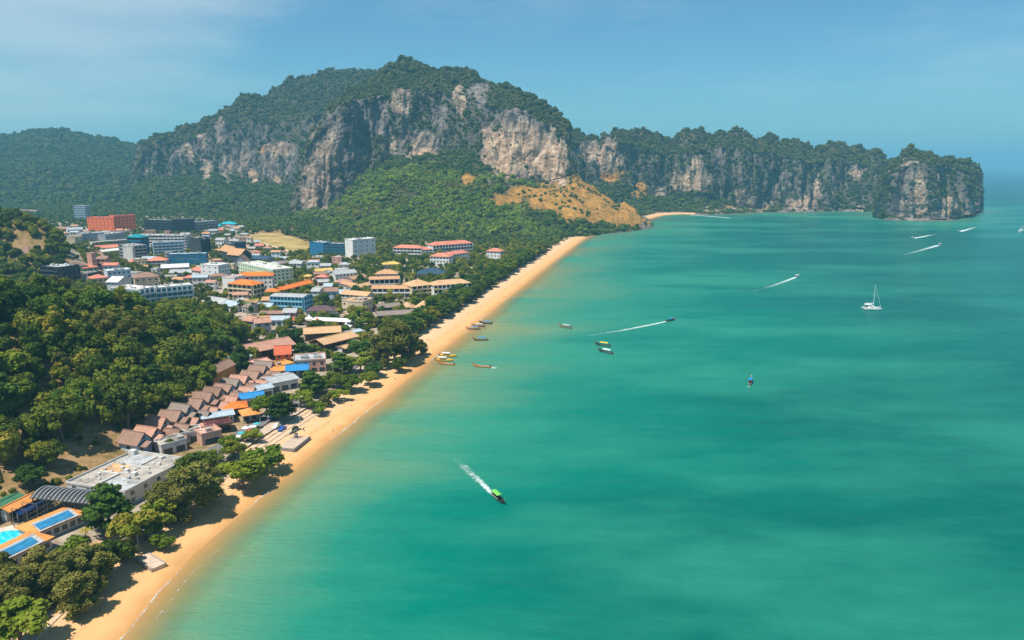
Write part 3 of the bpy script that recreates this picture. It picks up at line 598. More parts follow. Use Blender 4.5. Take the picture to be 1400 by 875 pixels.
FARG = proto_collection('far_green_crown', [far_crown(320 + i, LEAF_GREEN_FAR) for i in range(5)])
FARY = proto_collection('far_yellow_crown', [far_crown(330 + i, LEAF_YELLOW_FAR) for i in range(5)])
CLIFF = proto_collection('cliff_shrub', [far_crown(340 + i, LEAF_CLIFF, 5, 36, .30) for i in range(6)])
MID = proto_collection('mid_crown', [far_crown(360 + i, LEAF, 9, 75, .19) for i in range(6)])
def mountain_cover():
    names = {'limestone_mountain': 0}
    for idx, (name, P, N, rock, gd, area, sec) in enumerate(SCATTER):
        dens = (1 / 38., 1 / 60., 1 / 95., 1 / 34., 1 / 26.)[idx]
        nu, nv = area.shape; keepc = sec[:-1] < 4.75
        w = (area * keepc[None, :]).ravel(); tot = w.sum(); n = int(tot * dens)
        pick = rng.choice(len(w), n, p=w / tot); i, j = pick // nv, pick % nv
        a, b = rng.uniform(0, 1, (2, n))
        p = P[i, j] * ((1 - a) * (1 - b))[:, None] + P[i + 1, j] * (a * (1 - b))[:, None] + P[i, j + 1] * ((1 - a) * b)[:, None] + P[i + 1, j + 1] * (a * b)[:, None]
        nn = N[i, j]; rk = rock[i, j]; g = gd[i, j]; st = np.abs(nn[:, 2]); sc_ = sec[j]
        cl = fbm(p / 30., 3, 77)
        prob = (1 - .93 * smooth(.25, .6, rk)) * np.where(st < .4, (.72, .74, 1, .85, .78)[idx] + .55 * cl, 1.0) * np.where(g > .35, smooth(.05, .3, cl) * .5, 1.0) + .02
        ok = (rng.uniform(0, 1, n) < prob) & (p[:, 2] > 1.0)
        p, st, sc_, rk, g = p[ok], st[ok], sc_[ok], rk[ok], g[ok]; n = len(p)
        steep = smooth(.65, .25, st)
        size = (4.9 * (1 - steep) + 3.1 * steep) * rng.uniform(.45, 1.0, n) * (1 + .9 * rng.uniform(0, 1, n) ** 3) * np.where(rk > .4, .55, 1) * np.where(g > .4, .75, 1)
        if idx == 2: size *= 1.35
        p[:, 2] -= size * .45
        onc = (sc_ > 1.9)
        low = ~onc
        if idx == 2:
            scatter('forest', None, None, p, size, FAR, 6); continue
        scatter('cliff_scrub', None, None, p[onc], size[onc], CLIFF, 6)
        lp, ls = p[low], size[low]
        if idx == 0:
            u, v, _ = PIX(lp); gr = np.hypot((u - 580) / 190, (v - 285) / 52) + .5 * fbm(lp / 60., 3, 5) < 1.0
            ye = gr & (fbm(lp / 48., 3, 91) + .12 * rng.normal(size=len(lp)) > .08); scatter('forest', None, None, lp[gr & ~ye], ls[gr & ~ye] * 1.05, FARG, 5); scatter('forest', None, None, lp[ye], ls[ye] * .85, FARY, 5); scatter('forest', None, None, lp[~gr], ls[~gr], FAR, 6)
        else: scatter('forest', None, None, lp, ls, FAR, 6)
mountain_cover()

# ------------------------------------------------------------------ buildings
FOOT = []                                        # oriented footprints (x, y, rz, w, d) kept clear of trees
_ub = {}
def UB(mat):                                     # shared unit box
    if mat.name not in _ub:
        V = [(x, y, z) for z in (-.5, .5) for x, y in ((-.5, -.5), (.5, -.5), (.5, .5), (-.5, .5))]
        _ub[mat.name] = mesh('box_' + mat.name, V, [(3, 2, 1, 0), (4, 5, 6, 7), (0, 1, 5, 4), (1, 2, 6, 5), (2, 3, 7, 6), (3, 0, 4, 7)], mat)
    return _ub[mat.name]
def ubx(name, mat, parent, c, s, rz=0):
    o = link(name, UB(mat), parent); o.location = c; o.scale = s
    if rz: o.rotation_euler = (0, 0, rz)
    return o
def bx(x0, y0, z0, x1, y1, z1):
    V = [(x, y, z) for z in (z0, z1) for x, y in ((x0, y0), (x1, y0), (x1, y1), (x0, y1))]
    return V, [(3, 2, 1, 0), (4, 5, 6, 7), (0, 1, 5, 4), (1, 2, 6, 5), (2, 3, 7, 6), (3, 0, 4, 7)]
def part(name, vf, mat, parent, sm=False): return link(name, mesh(name, vf[0], vf[1], mat, sm), parent)
def glass():
    k = NT('window_glass'); n = k.noise(.6, 2, .5, k.coord('Position'))
    k.set(k.ramp(n, [(.35, (.012, .02, .026)), (.6, (.04, .06, .075))]), .12, .5); return k.m
GLASS = glass()
def glass_blue():
    k = NT('window_blue'); n = k.noise(.5, 2, .5, k.coord('Position'))
    k.set(k.ramp(n, [(.35, (.02, .10, .16)), (.6, (.06, .22, .30))]), .15, .5); return k.m
GLASSB = glass_blue()
PAL = dict(white=(.76, .75, .72), cream=(.72, .58, .38), grey=(.34, .36, .38), dark=(.055, .065, .075), orange=(.88, .20, .065), blue=(.28, .60, .76), paleblue=(.50, .62, .70), navy=(.035, .075, .12), teal=(.0, .24, .29),
           salmon=(.66, .23, .15), oroof=(.76, .20, .03), oroof2=(.72, .30, .08), brown=(.25, .145, .10), brown2=(.31, .185, .135), tan=(.56, .31, .155), tan2=(.62, .38, .20), pinkbrown=(.50, .27, .19), redroof=(.62, .13, .05), concrete=(.40, .36, .31), greyroof=(.42, .43, .43),
           blueroof=(.03, .25, .55), ltblue=(.42, .50, .55), pink=(.62, .36, .27), maroon=(.10, .03, .035), green=(.05, .17, .09), purple=(.13, .075, .08), tealroof=(.02, .40, .46), mint=(.62, .72, .52), deepblue=(.02, .16, .30), greybrown=(.27, .215, .18), wood=(.18, .095, .055), offwhite=(.62, .60, .56), yellow=(.75, .50, .12), lilac=(.28, .22, .48))
def wallm(c): return paint('wall_' + c, PAL[c], .8, .22, .22)
def roofm(c, kind):
    if kind == 'flat': return paint('roof_flat_' + c, PAL[c], .9, .62, .22)
    return ribbed('roof_' + c, PAL[c], .9, 'X', .30)
def roof_hip(w, d, z, rh, o):
    x0, x1, y0, y1 = -o, w + o, -o, d + o; W_, D_ = x1 - x0, y1 - y0; t = .22
    if W_ >= D_: r = [(x0 + D_ / 2, (y0 + y1) / 2, z + rh), (x1 - D_ / 2, (y0 + y1) / 2, z + rh)]
    else: r = [((x0 + x1) / 2, y0 + W_ / 2, z + rh), ((x0 + x1) / 2, y1 - W_ / 2, z + rh)]
    if abs(W_ - D_) < .6: r[1] = (r[0][0] + .05, r[0][1], r[0][2])
    V = [(x0, y0, z - t), (x1, y0, z - t), (x1, y1, z - t), (x0, y1, z - t), (x0, y0, z), (x1, y0, z), (x1, y1, z), (x0, y1, z)] + r
    if W_ >= D_: F = [(4, 5, 9, 8), (5, 6, 9), (6, 7, 8, 9), (7, 4, 8)]
    else: F = [(4, 5, 8), (5, 6, 9, 8), (6, 7, 9), (7, 4, 8, 9)]
    return V, F + [(0, 1, 5, 4), (1, 2, 6, 5), (2, 3, 7, 6), (3, 0, 4, 7), (3, 2, 1, 0)]
def roof_gable(w, d, z, rh, o, axis='x', t=.25):
    """two sloping slabs; ridge along the front (x) or from front to back (y)"""
    if axis == 'x':
        x0, x1 = -o, w + o; ym = d / 2; dz = rh * (o / (d / 2)); P = [(-o, z - dz), (ym, z + rh), (d + o, z - dz)]
        V = [(x, y, zz) for x in (x0, x1) for y, zz in P] + [(x, y, zz - t) for x in (x0, x1) for y, zz in P]
    else:
        y0, y1 = -o, d + o; xm = w / 2; dz = rh * (o / (w / 2)); P = [(-o, z - dz), (xm, z + rh), (w + o, z - dz)]
        V = [(x, y, zz) for y in (y1, y0) for x, zz in P] + [(x, y, zz - t) for y in (y1, y0) for x, zz in P]
    return V, [(0, 3, 4, 1), (1, 4, 5, 2), (6, 7, 10, 9), (7, 8, 11, 10), (0, 1, 7, 6), (1, 2, 8, 7), (3, 9, 10, 4), (4, 10, 11, 5), (0, 6, 9, 3), (2, 5, 11, 8)]
def gable_fill(w, d, z, rh, axis):
    if axis == 'x': V = [(0.03, 0, z), (0.03, d, z), (.03, d / 2, z + rh), (w - .03, 0, z), (w - .03, d, z), (w - .03, d / 2, z + rh)]
    else: V = [(0, .03, z), (w, .03, z), (w / 2, .03, z + rh), (0, d - .03, z), (w, d - .03, z), (w / 2, d - .03, z + rh)]
    return V, [(0, 1, 2), (3, 5, 4), (0, 2, 5, 3), (1, 4, 5, 2)]
def face_frames(w, d):                           # name -> (origin, along, outward, length, rz)
    return {'F': ((0, 0), (1, 0), (0, -1), w, 0), 'R': ((w, 0), (0, 1), (1, 0), d, math.pi / 2), 'L': ((0, d), (0, -1), (-1, 0), d, -math.pi / 2), 'B': ((w, d), (-1, 0), (0, 1), w, math.pi)}
def windows(root, w, d, h, floors, faces, glassm, ww=1.5, wh=1.4, pitch=3.6, cols=None, z0=0.0):
    fh = h / floors
    for f in faces:
        (ox, oy), (ax, ay), (nx, ny), L, rz = face_frames(w, d)[f]; n = max(1, int(L / pitch)) if not (cols and f == 'F') else cols
        for i in range(floors):
            for j in range(n):
                t = (j + .5) * L / n; z = z0 + fh * (i + .52)
                ubx('window', glassm, root, (ox + ax * t + nx * .03, oy + ay * t + ny * .03, z), (min(ww, L / n * .7), .14, min(wh, fh * .6)), rz)
def balconies(root, w, d, h, floors, faces, wallmat, glassm, pitch=4.2, proj=1.3, cols=None):
    fh = h / floors
    for f in faces:
        (ox, oy), (ax, ay), (nx, ny), L, rz = face_frames(w, d)[f]; n = max(1, int(L / pitch)) if not (cols and f == 'F') else cols
        for i in range(floors):
            z = i * fh
            if i > 0:
                ubx('balcony', wallmat, root, (ox + ax * L / 2 + nx * proj / 2, oy + ay * L / 2 + ny * proj / 2, z), (L, proj, .28), rz)
                ubx('railing', wallmat, root, (ox + ax * L / 2 + nx * (proj - .05), oy + ay * L / 2 + ny * (proj - .05), z + .62), (L - .1, .1, .95), rz)
            for j in range(n):
                t = (j + .5) * L / n
                ubx('window', glassm, root, (ox + ax * t + nx * .03, oy + ay * t + ny * .03, z + fh * .5), (L / n * .78, .14, fh * .66), rz)
        for j in range(n + 1):
            t = min(max(j * L / n, .12), L - .12)
            ubx('column', wallmat, root, (ox + ax * t + nx * proj * .48, oy + ay * t + ny * proj * .48, h / 2), (.24, proj * .96, h - .02), rz)
def bands(root, w, d, h, floors, faces, glassm):
    fh = h / floors
    for f in faces:
        (ox, oy), (ax, ay), (nx, ny), L, rz = face_frames(w, d)[f]; n = max(1, int(L / 5))
        for i in range(floors):
            for j in range(n):
                t = (j + .5) * L / n
                ubx('window', glassm, root, (ox + ax * t + nx * .03, oy + ay * t + ny * .03, i * fh + fh * .55), (L / n - .35, .14, fh * .55), rz)
def clutter(root, w, d, z, n, rg):
    for i in range(n):
        s = rg.uniform(.9, 2.4); k = rg.choice(['offwhite', 'grey', 'concrete'])
        ubx('roof_unit', wallm(k), root, (rg.uniform(.15, .85) * w, rg.uniform(.2, .8) * d, z + s * .35), (s, s * rg.uniform(.6, 1.3), s * .7))
def bld(name, label, A, B, d, h, fl, wall, rk, rc, style='win', cat='building', group=None, rh=None, axis='x', o=.7, faces='FR', cols=None, glassm=None, junk=7, zoff=0.0, raw=False, pitch=None):
    a, b = (Vector(A), Vector(B)) if raw else (GL(*A), GL(*B))
    z = min(a.z, b.z); v = b - a; w = math.hypot(v.x, v.y); rz = math.atan2(v.y, v.x)
    root = empty(name, (a.x, a.y, z), rz); tag(root, label, cat, group)
    FOOT.append((a.x, a.y, rz, w, d)); rg = random.Random(int(a.x * 31 + a.y * 7))
    gm = glassm or GLASS; wm = wallm(wall)
    if style == 'open':
        n = max(2, int(w / 4))
        part('wall', join(bx(.2, d * .45, -2.5, w - .2, d - .2, h)), wm, root)
        for i in range(n + 1): ubx('post', wallm('wood'), root, (.15 + (w - .3) * i / n, .15, h / 2 - .6), (.26, .26, h + 1.2))
        for i in range(n): ubx('opening', GLASS, root, (.2 + (w - .4) * (i + .5) / n, d * .45 - .03, h * .45), ((w - .4) / n * .62, .12, h * .62))
    else:
        part('wall', bx(0, 0, -3.0, w, d, h), wm, root)
        if style == 'win': windows(root, w, d, h, fl, faces, gm, cols=cols, pitch=pitch or 3.6)
        elif style == 'bal': balconies(root, w, d, h, fl, faces, wm, gm, cols=cols, pitch=pitch or 4.2)
        elif style == 'band': bands(root, w, d, h, fl, faces, gm)
        elif style == 'shop':
            n = max(1, int(w / 4))
            for i in range(n): ubx('opening', GLASS, root, ((i + .5) * w / n, -.03, 1.4), (w / n * .7, .14, 2.3))
            if h > 5.5: windows(root, w, d, h - 3, max(1, fl - 1), 'FR', gm, z0=3.0)
    rm = roofm(rc, rk)
    if rk == 'flat':
        p = .25
        part('roof', join(bx(-.15, -.15, h, w + .15, d + .15, h + .18)), rm, root)
        par = part('parapet', join(bx(-.2, -.2, h + .05, w + .2, p - .2, h + .85), bx(-.2, d + .2 - p, h + .05, w + .2, d + .2, h + .85), bx(-.2, p - .2, h + .05, p - .2, d + .2 - p, h + .85), bx(w + .2 - p, p - .2, h + .05, w + .2, d + .2 - p, h + .85)), wm, root)
        clutter(root, w, d, h + .18, junk, rg)
    elif rk == 'hip': part('roof', roof_hip(w, d, h, rh or min(w, d) * .24, o), rm, root)
    elif rk == 'pyr':
        part('roof', roof_hip(w, d, h, rh or min(w, d) * .45, o), rm, root)
    else:
        r_ = rh or (d if axis == 'x' else w) * .22
        part('roof', roof_gable(w, d, h, r_, o, axis), rm, root)
        if style != 'open': part('gable', gable_fill(w, d, h, r_ - .15, axis), wm, root)
        L = w if axis == 'x' else d
        if axis == 'x': ubx('ridge_cap', rm, root, (w / 2, d / 2, h + r_ + .06), (w + 2 * o, .4, .2))
        else: ubx('ridge_cap', rm, root, (w / 2, d / 2, h + r_ + .06), (.4, d + 2 * o, .2))
    return root
HB, SHP, HS = 'hotel', 'shop', 'house'
TABLE = [
 ('hotel_tower', 'pale slim hotel tower standing alone in forest behind the orange hotel', (103, 301), (118, 301), 16, 27, 8, 'paleblue', 'flat', 'greyroof', dict(style='bal', cat=HB, cols=5)),
 ('hotel_wing', 'long wing of the bright orange hotel with rows of dark windows', (121, 318), (157, 318.5), 15, 24, 5, 'orange', 'flat', 'salmon', dict(cat=HB, cols=7)),
 ('hotel_wing', 'taller wing of the bright orange hotel next to the dark grey hotels', (157.6, 318), (187, 316), 15, 26, 5, 'orange', 'flat', 'salmon', dict(cat=HB, cols=6)),
 ('hotel', 'dark grey hotel wing with pale balcony columns beside the orange hotel', (199, 318), (236, 319), 14, 20, 5, 'dark', 'flat', 'greyroof', dict(style='bal', cat=HB, junk=6)),
 ('hotel', 'dark grey hotel wing between two other dark grey wings', (237, 319.5), (266, 318.5), 14, 22, 5, 'dark', 'flat', 'greyroof', dict(style='bal', cat=HB, junk=6)),
 ('hotel', 'lower dark grey hotel wing next to the teal roofed halls', (267, 318), (298, 315), 14, 16, 4, 'grey', 'flat', 'greyroof', dict(style='bal', cat=HB)),
 ('hotel', 'white hotel block standing among trees behind the dark grey hotels', (255, 293), (280, 292), 13, 13, 3, 'white', 'flat', 'offwhite', dict(cat=HB)),
 ('hall', 'long low hall under a teal sheet roof behind the dry field', (276, 314), (302, 313), 14, 5, 1, 'offwhite', 'gable', 'tealroof', dict(style='shop', cat='hall')),
 ('hall', 'hall with a bright teal hipped roof among trees', (301, 311), (322, 311), 16, 6, 1, 'offwhite', 'hip', 'tealroof', dict(style='shop', cat='hall')),
 ('house', 'beige house between the teal halls and the dry field', (322, 316), (334, 316), 9, 7, 2, 'cream', 'hip', 'greyroof', dict(cat=HS)),
 ('mall_block', 'plain grey shopping block below the orange hotel, wider half', (114, 333), (144, 331), 24, 13, 2, 'grey', 'flat', 'greyroof', dict(style='none', cat='mall', junk=6)),
 ('mall_block', 'plain grey shopping block below the orange hotel, stepped right half', (145, 332), (174, 328), 24, 11, 2, 'grey', 'flat', 'greyroof', dict(style='shop', cat='mall', junk=6)),
 ('canopy', 'long white flat canopy in front of the grey shopping block', (128, 337), (186, 332), 9, 5, 1, 'white', 'flat', 'white', dict(style='open', cat='canopy', junk=0)),
 ('shop_row', 'long low shop row under a weathered red brown roof by the far forest', (60, 319), (92, 319), 14, 7, 2, 'brown2', 'gable', 'brown2', dict(style='shop', cat=SHP)),
 ('shop_row', 'white block with grey roof joined to the red brown shop row', (93, 322), (114, 321), 13, 9, 2, 'white', 'gable', 'greyroof', dict(style='shop', cat=SHP)),
 ('hotel', 'tan three storey inn with dark windows and brown roof', (79, 335), (103, 336), 12, 11, 3, 'cream', 'flat', 'brown', dict(cat=HB)),
 ('hotel', 'short cream end block of the tan inn', (103.5, 336), (114, 333), 11, 11, 3, 'cream', 'flat', 'tan2', dict(cat=HB, style='none')),
 ('shop_row', 'shop row with a salmon sheet roof below the white canopy', (133, 345), (163, 343), 14, 5, 1, 'salmon', 'gable', 'salmon', dict(style='shop', cat=SHP)),
 ('shop_row', 'pink walled shop with a white roof on the main street', (141, 351), (165, 348), 9, 6, 2, 'pink', 'gable', 'white', dict(style='shop', cat=SHP)),
 ('shop_row', 'low shop with long pale roof at the top of the main street', (90, 351), (114, 349), 8, 4, 1, 'pink', 'gable', 'offwhite', dict(style='shop', cat=SHP)),
 ('hotel', 'white hotel block with dark window bands, rear of the white hotel group', (189, 341), (224, 341), 13, 18, 5, 'white', 'flat', 'offwhite', dict(style='band', cat=HB)),
 ('hotel', 'white hotel block with deep balconies next to the dark grey cube', (225, 344), (255, 344), 13, 20, 6, 'white', 'flat', 'pink', dict(style='bal', cat=HB)),
 ('hotel', 'blue and white balconied hotel block in front of the white hotel group', (211, 352), (251, 350), 12, 17, 5, 'paleblue', 'flat', 'greyroof', dict(style='bal', cat=HB, glassm=GLASSB)),
 ('hotel', 'grey hotel with stepped balconies on the main street corner', (166, 356), (185, 359), 14, 18, 5, 'grey', 'flat', 'greyroof', dict(style='bal', cat=HB)),
 ('hotel', 'narrow white hotel end with four small windows on the street corner', (185.6, 359), (197, 356), 13, 18, 4, 'white', 'flat', 'white', dict(cat=HB, cols=2)),
 ('hotel', 'dark block with teal hipped roof behind the street corner hotel', (176, 349), (194, 350), 13, 22, 5, 'deepblue', 'hip', 'teal', dict(cat=HB, style='band')),
 ('hotel', 'dark grey windowless cube beside the white hotel group', (261, 349), (274, 350), 13, 21, 6, 'dark', 'flat', 'greyroof', dict(style='none', cat=HB)),
 ('hotel', 'dark grey hotel block with balconies beside the windowless cube', (275, 350.5), (288, 348.5), 12, 19, 5, 'dark', 'flat', 'white', dict(style='bal', cat=HB)),
 ('hotel', 'long blue glass fronted hotel with white roof edge', (230, 366), (283, 365), 11, 14, 4, 'deepblue', 'flat', 'white', dict(style='band', cat=HB, glassm=GLASSB)),
 ('shop_house', 'grey balconied shophouse with an orange hipped roof on the main street', (202, 369), (228, 369), 14, 10, 3, 'grey', 'hip', 'salmon', dict(style='bal', cat=SHP)),
 ('house', 'dark walled house with tan gable roof, one of a pair', (301, 354), (315, 358), 13, 11, 2, 'dark', 'gable', 'tan', dict(style='none', cat=HS, rh=5.5, group='dark houses with tan gables')),
 ('house', 'dark walled house with larger tan gable roof, front of the pair', (312, 362), (329, 364), 15, 12, 2, 'dark', 'gable', 'tan', dict(cat=HS, rh=6)),
 ('hotel', 'small dark hotel at the corner of the dry field', (305, 347), (318, 348), 12, 12, 4, 'navy', 'flat', 'greyroof', dict(style='bal', cat=HB)),
 ('hotel', 'dark blue hotel with white balconies right by the dry field', (321, 349), (336, 348), 12, 15, 4, 'navy', 'flat', 'greyroof', dict(style='bal', cat=HB, glassm=GLASSB)),
 ('building', 'bright white building with small cyan windows on the main street', (276, 385), (300, 387), 15, 16, 4, 'white', 'flat', 'white', dict(cols=3, glassm=GLASSB)),
 ('house', 'white house with a salmon gable leaning on the bright white building', (263, 381), (275, 383), 11, 9, 2, 'white', 'gable', 'salmon', dict(cat=HS)),
 ('market_hall', 'low market hall with a white roof below the blue glass hotel', (221, 372), (258, 371), 12, 5, 1, 'grey', 'gable', 'white', dict(style='shop', cat='market')),
 ('market_hall', 'low market hall with a pale grey roof along the street trees', (232, 379), (262, 379), 10, 5, 1, 'offwhite', 'gable', 'greyroof', dict(style='shop', cat='market')),
 ('hotel', 'long white and pale green hotel with rows of small dark windows', (327, 377), (374, 389), 20, 13, 4, 'mint', 'flat', 'offwhite', dict(cat=HB, cols=15, junk=9)),
 ('house', 'navy roofed long house behind the pale green hotel', (335, 360), (366, 362), 12, 6, 2, 'grey', 'gable', 'navy', dict(cat=HS)),
 ('house', 'long house with weathered brown roof by the field trees', (367, 369), (396, 365), 10, 5, 1, 'offwhite', 'gable', 'greybrown', dict(cat=HS)),
 ('house', 'tall house with a steep dark red gable behind the pale green hotel', (320, 367), (337, 367), 12, 8, 2, 'grey', 'gable', 'brown', dict(cat=HS, rh=6, axis='y')),
 ('hotel', 'cream hotel with orange hipped roof and rows of dark balconies', (314, 407), (346, 410), 13, 12, 3, 'cream', 'hip', 'oroof', dict(style='bal', cat=HB)),
 ('hotel', 'rear wing with long orange hipped roof behind the cream hotel', (324, 396), (373, 395), 12, 12, 3, 'white', 'hip', 'oroof', dict(cat=HB)),
 ('building', 'plain white block with terrace roof left of the cream hotel', (305, 400), (322, 401), 14, 13, 3, 'white', 'flat', 'pink', dict(style='none')),
 ('pavilion', 'small orange roofed pavilion at the corner of the cream hotel', (362, 405), (380, 405), 9, 4, 1, 'white', 'hip', 'oroof', dict(style='open', cat='pavilion')),
 ('hall', 'long low hall under a bright orange roof slanting past the trees', (386, 402), (428, 391), 9, 3.6, 1, 'redroof', 'gable', 'oroof', dict(style='open', cat='hall')),
 ('hotel', 'light blue three storey hotel with scalloped blue balconies and grey roof', (371, 425), (415, 427), 14, 11.5, 3, 'blue', 'gable', 'greyroof', dict(style='bal', cat=HB, rh=.9, cols=9, glassm=GLASSB)),
 ('shop', 'small shop with a blue grey roof left of the light blue hotel', (352, 427), (371, 427), 9, 4.5, 1, 'offwhite', 'gable', 'ltblue', dict(style='shop', cat=SHP)),
 ('shop', 'low restaurant with red brown roof before the light blue hotel', (356, 434), (386, 434), 6, 3.2, 1, 'pink', 'gable', 'brown2', dict(style='open', cat=SHP)),
 ('shop_row', 'low shop row with grey sheet roof behind the hill forest', (277, 420), (302, 424), 13, 5, 1, 'white', 'gable', 'greyroof', dict(style='shop', cat=SHP)),
 ('shop_row', 'low shop row with blue grey sheet roof behind the hill forest', (303, 425), (320, 428), 12, 5, 1, 'white', 'gable', 'ltblue', dict(style='shop', cat=SHP)),
 ('shop_row', 'shop with a weathered brown grey roof near the palm trees', (321, 424), (339, 429), 11, 5, 1, 'offwhite', 'gable', 'greybrown', dict(style='shop', cat=SHP)),
 ('hotel', 'short left wing of the white hotel showing above the hill forest', (156, 422), (193, 426), 13, 16, 4, 'white', 'flat', 'offwhite', dict(style='bal', cat=HB, glassm=GLASSB, cols=5)),
 ('hotel', 'long right wing of the white hotel with blue windows above the hill forest', (194, 423), (265, 416), 12, 15, 4, 'white', 'flat', 'offwhite', dict(style='bal', cat=HB, glassm=GLASSB, cols=10, junk=6)),
 ('building', 'building with tilted white roof behind the white hotel', (163, 409), (181, 405), 9, 15, 3, 'offwhite', 'gable', 'white', dict(style='none', rh=3, axis='y')),
 ('building', 'pale blue apartment block with white roof units', (149, 393), (181, 392), 13, 15, 4, 'paleblue', 'flat', 'white', dict(junk=7)),
 ('building', 'cream building with broad red brown hipped roof on the street', (186, 402), (219, 400), 15, 14, 3, 'cream', 'hip', 'brown2', dict(cols=4)),
 ('house', 'yellow house with an orange hipped roof at the hill foot', (128, 393), (149, 393), 11, 9, 2, 'cream', 'hip', 'salmon', dict(cat=HS)),
 ('hotel', 'dark grey hotel with wide balconies on the wooded hill', (60, 390), (84, 394), 18, 17, 5, 'dark', 'flat', 'greyroof', dict(style='bal', cat=HB, junk=5)),
 ('villa', 'big brown roofed villa on the wooded hillside', (14, 358), (42, 361), 17, 9, 2, 'offwhite', 'hip', 'brown', dict(cat=HS, rh=6)),
 ('house', 'house with brown hipped roof beside the dark hill hotel', (98, 374), (120, 373), 12, 7, 2, 'offwhite', 'hip', 'brown', dict(cat=HS)),
 ('house', 'house with orange brown hipped roof near the small white tower', (114, 375), (135, 375), 11, 7, 2, 'cream', 'hip', 'salmon', dict(cat=HS)),
 ('building', 'flat grey roofed building between the dark hill hotel and yellow house', (104, 386), (122, 387), 11, 8, 2, 'offwhite', 'flat', 'concrete', {}),
 ('building', 'dark flat roofed building beside the yellow house', (122.6, 387), (141, 384), 11, 8, 2, 'dark', 'flat', 'concrete', dict(style='band')),
 ('tower', 'slim white stair tower on the main street', (127, 367), (133, 367), 6, 14, 3, 'pink', 'flat', 'offwhite', dict(cat='tower', junk=0)),
 ('hotel', 'deep blue end of the long hotel by the dry field', (424, 349), (443, 351), 16, 16, 4, 'deepblue', 'flat', 'greyroof', dict(style='none', cat=HB)),
 ('hotel', 'long dark glass wing of the hotel by the dry field', (443.6, 351), (482, 351), 16, 15, 4, 'navy', 'flat', 'greyroof', dict(style='band', cat=HB, glassm=GLASSB)),
 ('hotel', 'tall white end block of the long hotel by the dry field', (483, 353), (514, 350), 17, 21, 4, 'white', 'flat', 'white', dict(cat=HB, cols=4)),
 ('resort_wing', 'white resort wing with salmon roof nearest the long dark hotel', (538, 351), (576, 352), 13, 11, 3, 'white', 'hip', 'salmon', dict(style='bal', cat=HB)),
 ('resort_wing', 'short white resort wing between two longer salmon roofs', (576.6, 352), (591, 351), 12, 9, 3, 'white', 'hip', 'salmon', dict(style='bal', cat=HB)),
 ('resort_wing', 'long white resort wing under salmon roofs at the forest edge', (592, 349), (646, 345), 15, 12, 3, 'white', 'hip', 'salmon', dict(style='bal', cat=HB)),
 ('resort_wing', 'white resort block with salmon roof in front of the longer wings', (588, 364), (614, 365), 14, 11, 3, 'white', 'hip', 'salmon', dict(cat=HB)),
 ('resort_wing', 'low resort block with salmon roof among palms', (615, 358), (641, 354), 12, 8, 2, 'white', 'hip', 'salmon', dict(cat=HB)),
 ('villa', 'white villa with pink hipped roof alone near the beach trees', (665, 356), (684, 357), 13, 11, 3, 'white', 'hip', 'salmon', dict(cat=HS)),
 ('resort_wing', 'resort wing with tan hipped roof and shaded gallery', (563, 408), (592, 405), 17, 10, 3, 'cream', 'hip', 'tan2', dict(cat=HB, style='bal')),
 ('resort_wing', 'resort wing with tan roof and white balconies facing the palms', (593, 407), (644, 404), 13, 11, 3, 'white', 'hip', 'tan2', dict(cat=HB, style='bal', cols=9)),
 ('hall', 'broad hall with dark slate roof behind the tan resort', (570, 380), (609, 380), 20, 4, 1, 'grey', 'hip', 'navy', dict(style='shop', cat='hall')),
 ('house', 'house with orange tan hipped roof left of the slate hall', (514, 386), (543, 386), 14, 8, 2, 'offwhite', 'hip', 'tan', dict(cat=HS)),
 ('resort_wing', 'terraced resort wing with white galleries and tan roof', (509, 407), (561, 407), 9, 8, 2, 'white', 'gable', 'tan', dict(style='bal', cat=HB)),
 ('resort_wing', 'upper terrace of the resort with thin tan roof', (506, 397), (546, 396), 8, 10, 2, 'offwhite', 'gable', 'tan', dict(style='bal', cat=HB)),
 ('house', 'cream two storey house with flat tan roof and square windows', (468, 427), (496, 430), 12, 9, 2, 'cream', 'flat', 'tan2', dict(cat=HS, cols=4)),
 ('house', 'cream rounded wing joined to the cream two storey house', (496.6, 430), (510, 424), 11, 9, 2, 'cream', 'flat', 'tan2', dict(cat=HS, cols=2)),
 ('house', 'long tan roofed house behind the cream house', (467, 413), (502, 416), 10, 7, 2, 'offwhite', 'gable', 'tan2', dict(cat=HS)),
 ('house', 'narrow tan roof slanting up to the terraced resort', (484, 404), (508, 398), 8, 6, 2, 'offwhite', 'gable', 'tan2', dict(cat=HS)),
 ('house', 'grey roofed white house deep among garden trees', (459, 385), (488, 382), 12, 7, 2, 'white', 'gable', 'greyroof', dict(cat=HS)),
 ('house', 'small tan roofed house beside the grey roofed garden house', (482, 389), (501, 384), 8, 5, 1, 'offwhite', 'gable', 'tan', dict(cat=HS)),
 ('house', 'tan roofed house turned downhill below the garden house', (466, 394), (489, 401), 8, 5, 1, 'offwhite', 'gable', 'tan', dict(cat=HS)),
 ('hut', 'tan thatched pyramid hut beside a round dark tree', (545, 428), (562, 429), 9, 4, 1, 'wood', 'pyr', 'tan2', dict(style='open', cat='hut')),
 ('hut', 'larger tan thatched pyramid hut near the beach trees', (567, 428), (586, 429), 10, 4.5, 1, 'wood', 'pyr', 'tan2', dict(style='open', cat='hut')),
 ('hut', 'grey brown thatched hut closest to the beach trees', (583, 435), (602, 436), 10, 4, 1, 'wood', 'pyr', 'greybrown', dict(style='open', cat='hut')),
 ('hall', 'grey brown roofed hall behind the pillared hall', (518, 430), (548, 427), 9, 5, 1, 'wood', 'gable', 'greybrown', dict(style='open', cat='hall')),
 ('hall', 'long hall with grey brown roof and white pillared pink front', (517, 442), (573, 439), 9, 6, 1, 'pink', 'gable', 'greybrown', dict(style='shop', cat='hall')),
